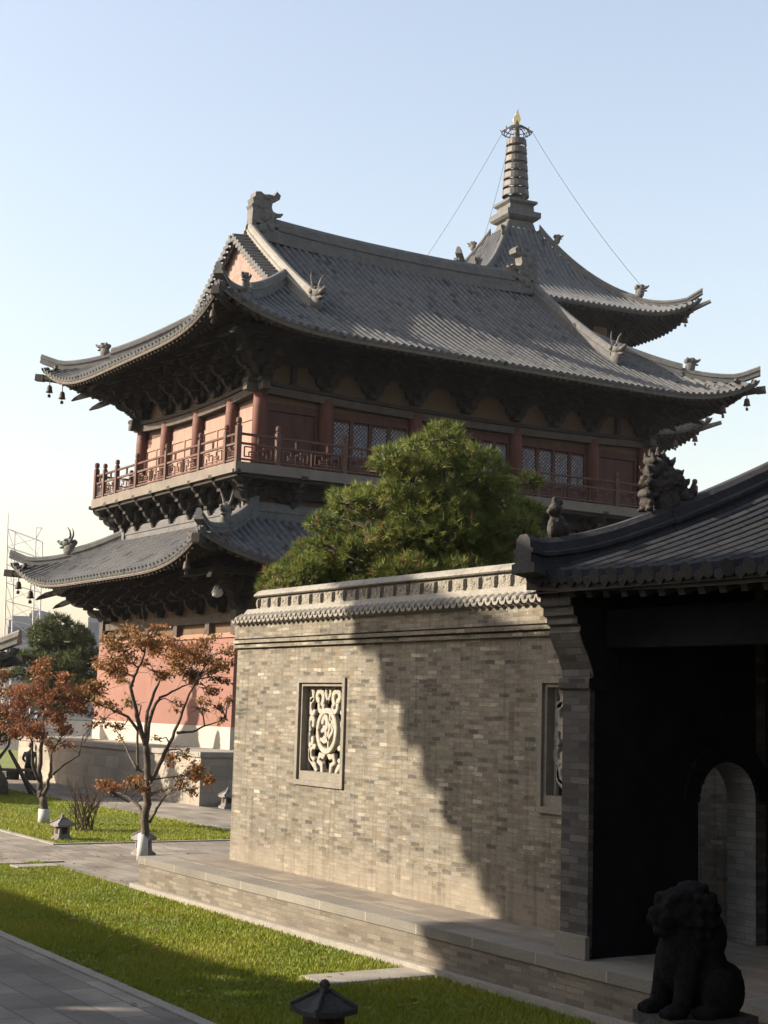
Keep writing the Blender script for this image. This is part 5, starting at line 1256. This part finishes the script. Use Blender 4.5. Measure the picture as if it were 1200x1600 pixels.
# ------------------------------------------------------------------ far things
D = 150
ms = empty('lattice_mast', tuple(at(30, 1100, D).xy)+(0,), 'pale steel lattice mast far away at the left edge', 'mast')
g = MB(); gl = at(5, 1100, D); gr_ = at(48, 1100, D); gl.z = gr_.z = 0
tl, tr_ = at(12, 826, D), at(56, 842, D); back = Vector((F0.x, F0.y, 0))*3.0
legs = [(gl, tl), (gr_, tr_), (gr_+back, tr_+back), (gl+back, tl+back)]
br = MB(); nlev = 11
for i, (a, b_) in enumerate(legs):
    g = MB(); g.tube([a, b_], [.08, .065], 6); g.build('leg', M['steel'], ms)
    a2, b2 = legs[(i+1) % 4]
    for k in range(nlev):
        t0_, t1_ = k/nlev, (k+1)/nlev
        br.tube([a.lerp(b_, t1_), a2.lerp(b2, t1_)], .032, 4); br.tube([a.lerp(b_, t0_), a2.lerp(b2, t1_)], .026, 4)
br.build('bracing', M['steel'], ms)
g = MB(); g.tube([tl, tl+Vector((0,0,1.6))], [.05, .03], 5); g.tube([tr_, tr_+Vector((0,0,1.2))], [.05, .03], 5); g.tube([tr_, tr_+Rr*.55+Vector((0,0,1.1))], .04, 5); g.tube([tr_+Vector((0,0,1.1)), tr_+Rr*.55+Vector((0,0,1.1))], .04, 5); g.build('antenna', M['steel'], ms)
def far_block(label, u0, u1, vt, D, depth, fl, off=0):
    a, b_ = at(u0, vt, D), at(u1, vt, D); o = empty('far_building', ((a.x+b_.x)/2, (a.y+b_.y)/2, 0), label, 'building', 'flat roofed buildings on the horizon')
    d = Vector((b_.x-a.x, b_.y-a.y, 0)); W = d.length; ang = math.atan2(d.y, d.x); o.rotation_euler = (0,0,ang); H = a.z
    g = MB(); g.box(-W/2, W/2, 0, depth, 0, H); g.box(-W/2+.3, W/2-.3, .3, depth-.3, H, H+.6); wl_ = g.build('block', M['far_wall'], o, local=True)
    n = max(2, int(W/3.2))
    for f in range(fl):
        z = H-2.6-3.2*f
        for k in range(n):
            x = -W/2+W*(k+.5)/n; g = MB(); g.box(x-.9, x+.9, -.12, .02, z, z+1.5); g.build('window', M['far_dark'], wl_, local=True)
far_block('pale grey flat roofed block far behind the mast', 14, 50, 968, 230, 14, 3)
far_block('small pale block far behind the pine, left of the tower', 46, 66, 958, 300, 12, 2)
far_block('hazy pale block just left of the tower lower roof', 138, 172, 964, 320, 14, 3)
far_block('low grey block behind the small pine', 64, 140, 985, 260, 14, 2)

# pavilion at the left edge: only the tip of its roof shows, its roof shades the terrace
pv = empty('pavilion', (11.2, 54, 0), 'pavilion with steep tiled roof whose corner tip shows at the left edge', 'pavilion')
RV = Roof(11.2, 54, 4.9, 4.9, 3.9, lambda t: .30*t+.012*t*t+.022*t**3, .75, 3.5, 2.5, .2, .30, .085, 4.5)
g = MB()
for s in 'SEWN': RV.tiles(g, s, lambda u: min(RV.hx-abs(u), 4.75), 12)
pr3 = g.build('roof', M['tile'], pv, fix=False); under(RV, pr3, 1.9)
for cx_ in (-1, 1):
    for cy_ in (-1, 1):
        g = MB(); pts = RV.hip_pts((cx_, cy_), .05, 4.75, 16); pts[0] += Vector((cx_*.1, cy_*.1, .22)); pts[1] += Vector((0,0,.08)); ridge(g, pts, .30, .42); g.build('hip_ridge', M['cope'], pr3)
zf = 3.9+RV.f(4.75)
g = MB(); g.lathe((11.2, 54, zf-.2), [(.5, 0), (.55, .3), (.3, .45), (.42, .75), (.46, .95), (.3, 1.2), (.12, 1.35), (.18, 1.6), (.02, 2.0)], 14); g.build('finial', M['ridge'], pr3, True)
g = MB(); g.box(8.0, 14.4, 50.8, 57.2, .4, 4.2); g.build('wall', M['red_timber'], pv)
g = MB(); g.box(7.2, 15.2, 50, 58, -.05, .4); g.build('base', M['terrace'], pv)
# halls out of view on the left whose roofs throw the large shadows
h1 = empty('hall', (-9.65, 17.9, 0), 'tall hall beyond the left edge whose eave corner shades the brick wall', 'hall')
RA = Roof(-9.65, 17.6, 7.0, 9.36, 11.5, lambda t: .36*t+.005*t*t, 1.15, 5.5, 2.6, .8, .40, .11, 6)
g = MB()
for s in 'SEWN': RA.tiles(g, s, lambda u, s=s: min(RA.half(s)[0]-abs(u), 7.0), 5)
ra = g.build('roof', M['tile'], h1, fix=False)
under(RA, ra, 3.5)
g = MB()
for k in range(20):
    u = -6.6+.68*k; p = RA.P('N', u, 0); g.box(p.x-.17, p.x+.17, p.y-.3, p.y+.17, p.z-.30, p.z+.06)
g.build('purlin_ends', M['timber'], ra)
for cx_ in (-1, 1):
    for cy_ in (-1, 1):
        g = MB(); pts = RA.hip_pts((cx_, cy_), .0, 7.0, 16); pts[0] += Vector((cx_*.15, cy_*.15, .25)); ridge(g, pts, .3, .4); g.build('hip_ridge', M['ridge'], ra)
g = MB(); g.box(-13, -7.2, 11.5, 22.6, 0, 11.7); g.build('wall', M['red_timber'], h1)
for x in (-12.5, -7.3, -5.6):
    for y in (11.5, 17, 23.2):
        g = MB(); g.lathe((x, y, 0), [(.35, 0), (.3, 11.6)], 12); g.build('column', M['red_column'], h1, True)
h2 = empty('gallery', (-5.07, 43, 0), 'long low tiled gallery beyond the left edge whose eave shades the walkway', 'gallery')
RB = Roof(-5.07, 43.0, 2.04, 21.2, 6.0, lambda t: .38*t, .25, 3.0, 2.0, .12, .40, .11, 6)
g = MB()
for s in 'SEWN': RB.tiles(g, s, lambda u, s=s: min(RB.half(s)[0]-abs(u), 2.04), 4)
rb = g.build('roof', M['tile'], h2, fix=False)
g = MB(); g.box(-6.9, -3.25, 22.0, 64, 5.6, 5.97); g.build('eave_board', M['timber'], rb)
g = MB(); g.box(-6.6, -3.5, 22.4, 63.5, 0, 5.598); g.build('wall', M['red_timber'], h2)

# bench and seated person far left
Db = 59.0
bn = empty('stone_bench', tuple(at(28, 1212, Db).xy)+(0,), 'long low stone bench at the far left edge', 'bench')
a, b_ = at(-16, 1202, Db), at(57, 1202, Db); zb = a.z
g = MB(); a.z = b_.z = .36; g.bar(a, b_, .5, .10); g.build('seat', M['post_stone'], bn)
for k in (.1, .5, .9):
    p = a.lerp(b_, k); g = MB(); g.box(p.x-.2, p.x+.2, p.y-.15, p.y+.15, 0, .309); g.build('leg', M['post_stone'], bn)
ps = at(46, 1202, Db); 
pe = empty('person', (ps.x, ps.y, 0), 'person in dark clothes sitting on the low stone bench, seen from behind', 'person', rz=R(-20))
def skin_obj(name, joints, edges, mat, parent):
    me = bpy.data.meshes.new(name); me.from_pydata([j[0] for j in joints], edges, []); o = bpy.data.objects.new(name, me); C.objects.link(o); o.parent = parent
    sm = o.modifiers.new('s', 'SKIN'); sd = o.modifiers.new('d', 'SUBSURF'); sd.levels = 2
    for i, j in enumerate(joints): me.skin_vertices[0].data[i].radius = (j[1], j[2] if len(j) > 2 else j[1])
    me.skin_vertices[0].data[0].use_root = True
    dg = bpy.context.evaluated_depsgraph_get(); dg.update(); m2 = bpy.data.meshes.new_from_object(o.evaluated_get(dg)); o.modifiers.clear(); o.data = m2; m2.name = name
    m2.materials.clear(); m2.materials.append(mat); m2.polygons.foreach_set('use_smooth', [True]*len(m2.polygons)); return o
J = [((0,0,.50),.17,.13), ((0,.03,.72),.155,.115), ((0,.10,.95),.18,.12), ((0,.13,1.06),.08,.08), ((0,.16,1.14),.055,.055),
     ((.20,.12,1.0),.065), ((.27,.22,.78),.052), ((.18,.42,.66),.04), ((.14,.50,.64),.032),
     ((-.20,.12,1.0),.065), ((-.27,.22,.78),.052), ((-.18,.42,.66),.04), ((-.14,.50,.64),.032),
     ((.11,.05,.47),.095), ((.14,.46,.48),.075), ((.14,.48,.10),.05), ((.15,.60,.05),.04),
     ((-.11,.05,.47),.095), ((-.14,.46,.48),.075), ((-.14,.48,.10),.05), ((-.15,.60,.05),.04)]
Eg = [(0,1),(1,2),(2,3),(3,4),(2,5),(5,6),(6,7),(7,8),(2,9),(9,10),(10,11),(11,12),(0,13),(13,14),(14,15),(15,16),(0,17),(17,18),(18,19),(19,20)]
skin_obj('clothing', J, Eg, M['cloth_dark'], pe)
mb = MB(); mb.ell((0,.19,1.27), (.078,.098,.115), 14, 10); mb.ell((0,.285,1.25), (.016,.022,.022), 8, 6); mb.tube([(0,.15,1.06), (0,.17,1.2)], .052, 10)
for q in (-1, 1): mb.ell((q*.08,.18,1.265), (.012,.022,.032), 8, 6)
hd = merge_shape(mb, .012, 'head', M['skin'], pe, local=True)
mb = MB(); mb.ell((0,.165,1.295), (.086,.10,.108), 14, 10); mb.build('hair', M['hair'], hd, True, local=True)

# unseen hall added behind the viewer to cut sky fill on shaded faces
h3 = empty('sky_block_rear', (12, -16, 0), 'unseen hall added behind the viewpoint to cut sky fill', 'hall')
RH = Roof(12, -16, 27, 9.5, 12.5, lambda t: .5*t+.02*t*t, 1.0, 7.0, 4.0, .2, .6, .16, 6)
g = MB()
for s_ in 'SEWN': RH.tiles(g, s_, lambda u, s_=s_: min(RH.half(s_)[0]-abs(u), 9.5), 5)
rh = g.build('roof', M['tile'], h3, fix=False); under(RH, rh, 3.4)
g = MB(); g.box(-11, 35, -22, -10.2, 0, 13.6); g.build('wall', M['red_timber'], h3)
for k in range(9):
    g = MB(); g.lathe((-11+5.75*k, -9.2, 0), [(.4, 0), (.36, 12.9)], 12); g.build('column', M['red_column'], h3, True)

# unseen hall added beyond the gallery to block the bright low sky
h4 = empty('sky_block_left', (-25, 44, 0), 'large unseen hall added beyond the gallery to block low sky light', 'hall')
RS = Roof(-25, 44, 9.5, 24, 9.6, lambda t: .40*t+.006*t*t, 1.0, 7.0, 4.0, .2, .6, .16, 6)
g = MB()
for s_ in 'SEWN': RS.tiles(g, s_, lambda u, s_=s_: min(RS.half(s_)[0]-abs(u), 9.5), 5)
rs4 = g.build('roof', M['tile'], h4, fix=False); under(RS, rs4, 2.5)
g = MB(); g.box(-31.5, -18.5, 23, 65, 0, 10.4); g.build('wall', M['red_timber'], h4)
# fallen leaves
rsl = np.random.RandomState(9); nl = 900
xl = np.concatenate([12.2+2.6*rsl.randn(nl//3), 13.3+2.4*rsl.randn(nl//3), 8.5+1.2*rsl.randn(nl//3)]); yl = np.concatenate([28.5+2.5*rsl.randn(nl//3), 37+3*rsl.randn(nl//3), 21+5*rsl.randn(nl//3)])
ok = (yl > 12) & (yl < 50) & ~((xl > 10) & (yl < 24.2)); xl, yl = xl[ok], yl[ok]; nl = len(xl)
an = rsl.rand(nl)*6.28; sz = .03+.03*rsl.rand(nl); zl = np.where((xl > 6.72) & (yl < 28.4) | (yl > 31.9) & (xl > 11.7), .045, .012)
V = np.zeros((nl, 4, 3))
for k in range(4):
    V[:, k, 0] = xl+np.cos(an+k*1.57)*sz*(1 if k % 2 == 0 else .55); V[:, k, 1] = yl+np.sin(an+k*1.57)*sz*(1 if k % 2 == 0 else .55); V[:, k, 2] = zl+rsl.rand(nl)*.02
fl = leaves_obj('fallen_leaves', V.reshape(-1, 3), np.arange(nl*4).reshape(-1, 4), rsl.rand(nl), M['leaf_orange'], None)
tag(fl, 'scattered brown fallen leaves on the lawn and path', 'leaves', kind='stuff')

h5 = empty('sky_block_right', (36, 12, 0), 'unseen hall added outside the right edge to darken the tower front', 'hall')  # unseen hall added to keep sky light off the tower front
RE = Roof(36, 12, 9, 10, 10, lambda t: .45*t+.015*t*t, 1.0, 6.0, 4.0, .2, .6, .16, 6)
g = MB()
for s_ in 'SEWN': RE.tiles(g, s_, lambda u, s_=s_: min(RE.half(s_)[0]-abs(u), 9.0), 5)
re5 = g.build('roof', M['tile'], h5, fix=False); under(RE, re5, 2.5)
g = MB(); g.box(29.5, 42.5, 4.5, 19.5, 0, 10.9); g.build('wall', M['red_timber'], h5)

# thin air haze over the courtyards
hm = bpy.data.materials.new('haze'); hm.use_nodes = True; ht = hm.node_tree; ht.nodes.remove(ht.nodes['Principled BSDF'])
pvn = ht.nodes.new('ShaderNodeVolumePrincipled'); pvn.inputs['Density'].default_value = .00014; pvn.inputs['Color'].default_value = (.92, .95, 1, 1)
ht.links.new(pvn.outputs[0], ht.nodes['Material Output'].inputs['Volume'])
g = MB(); g.box(-625, 925, -325, 1525, -1.4, 60); hz = g.build('haze', hm); tag(hz, 'thin pale haze in the courtyard air', 'haze', kind='stuff')
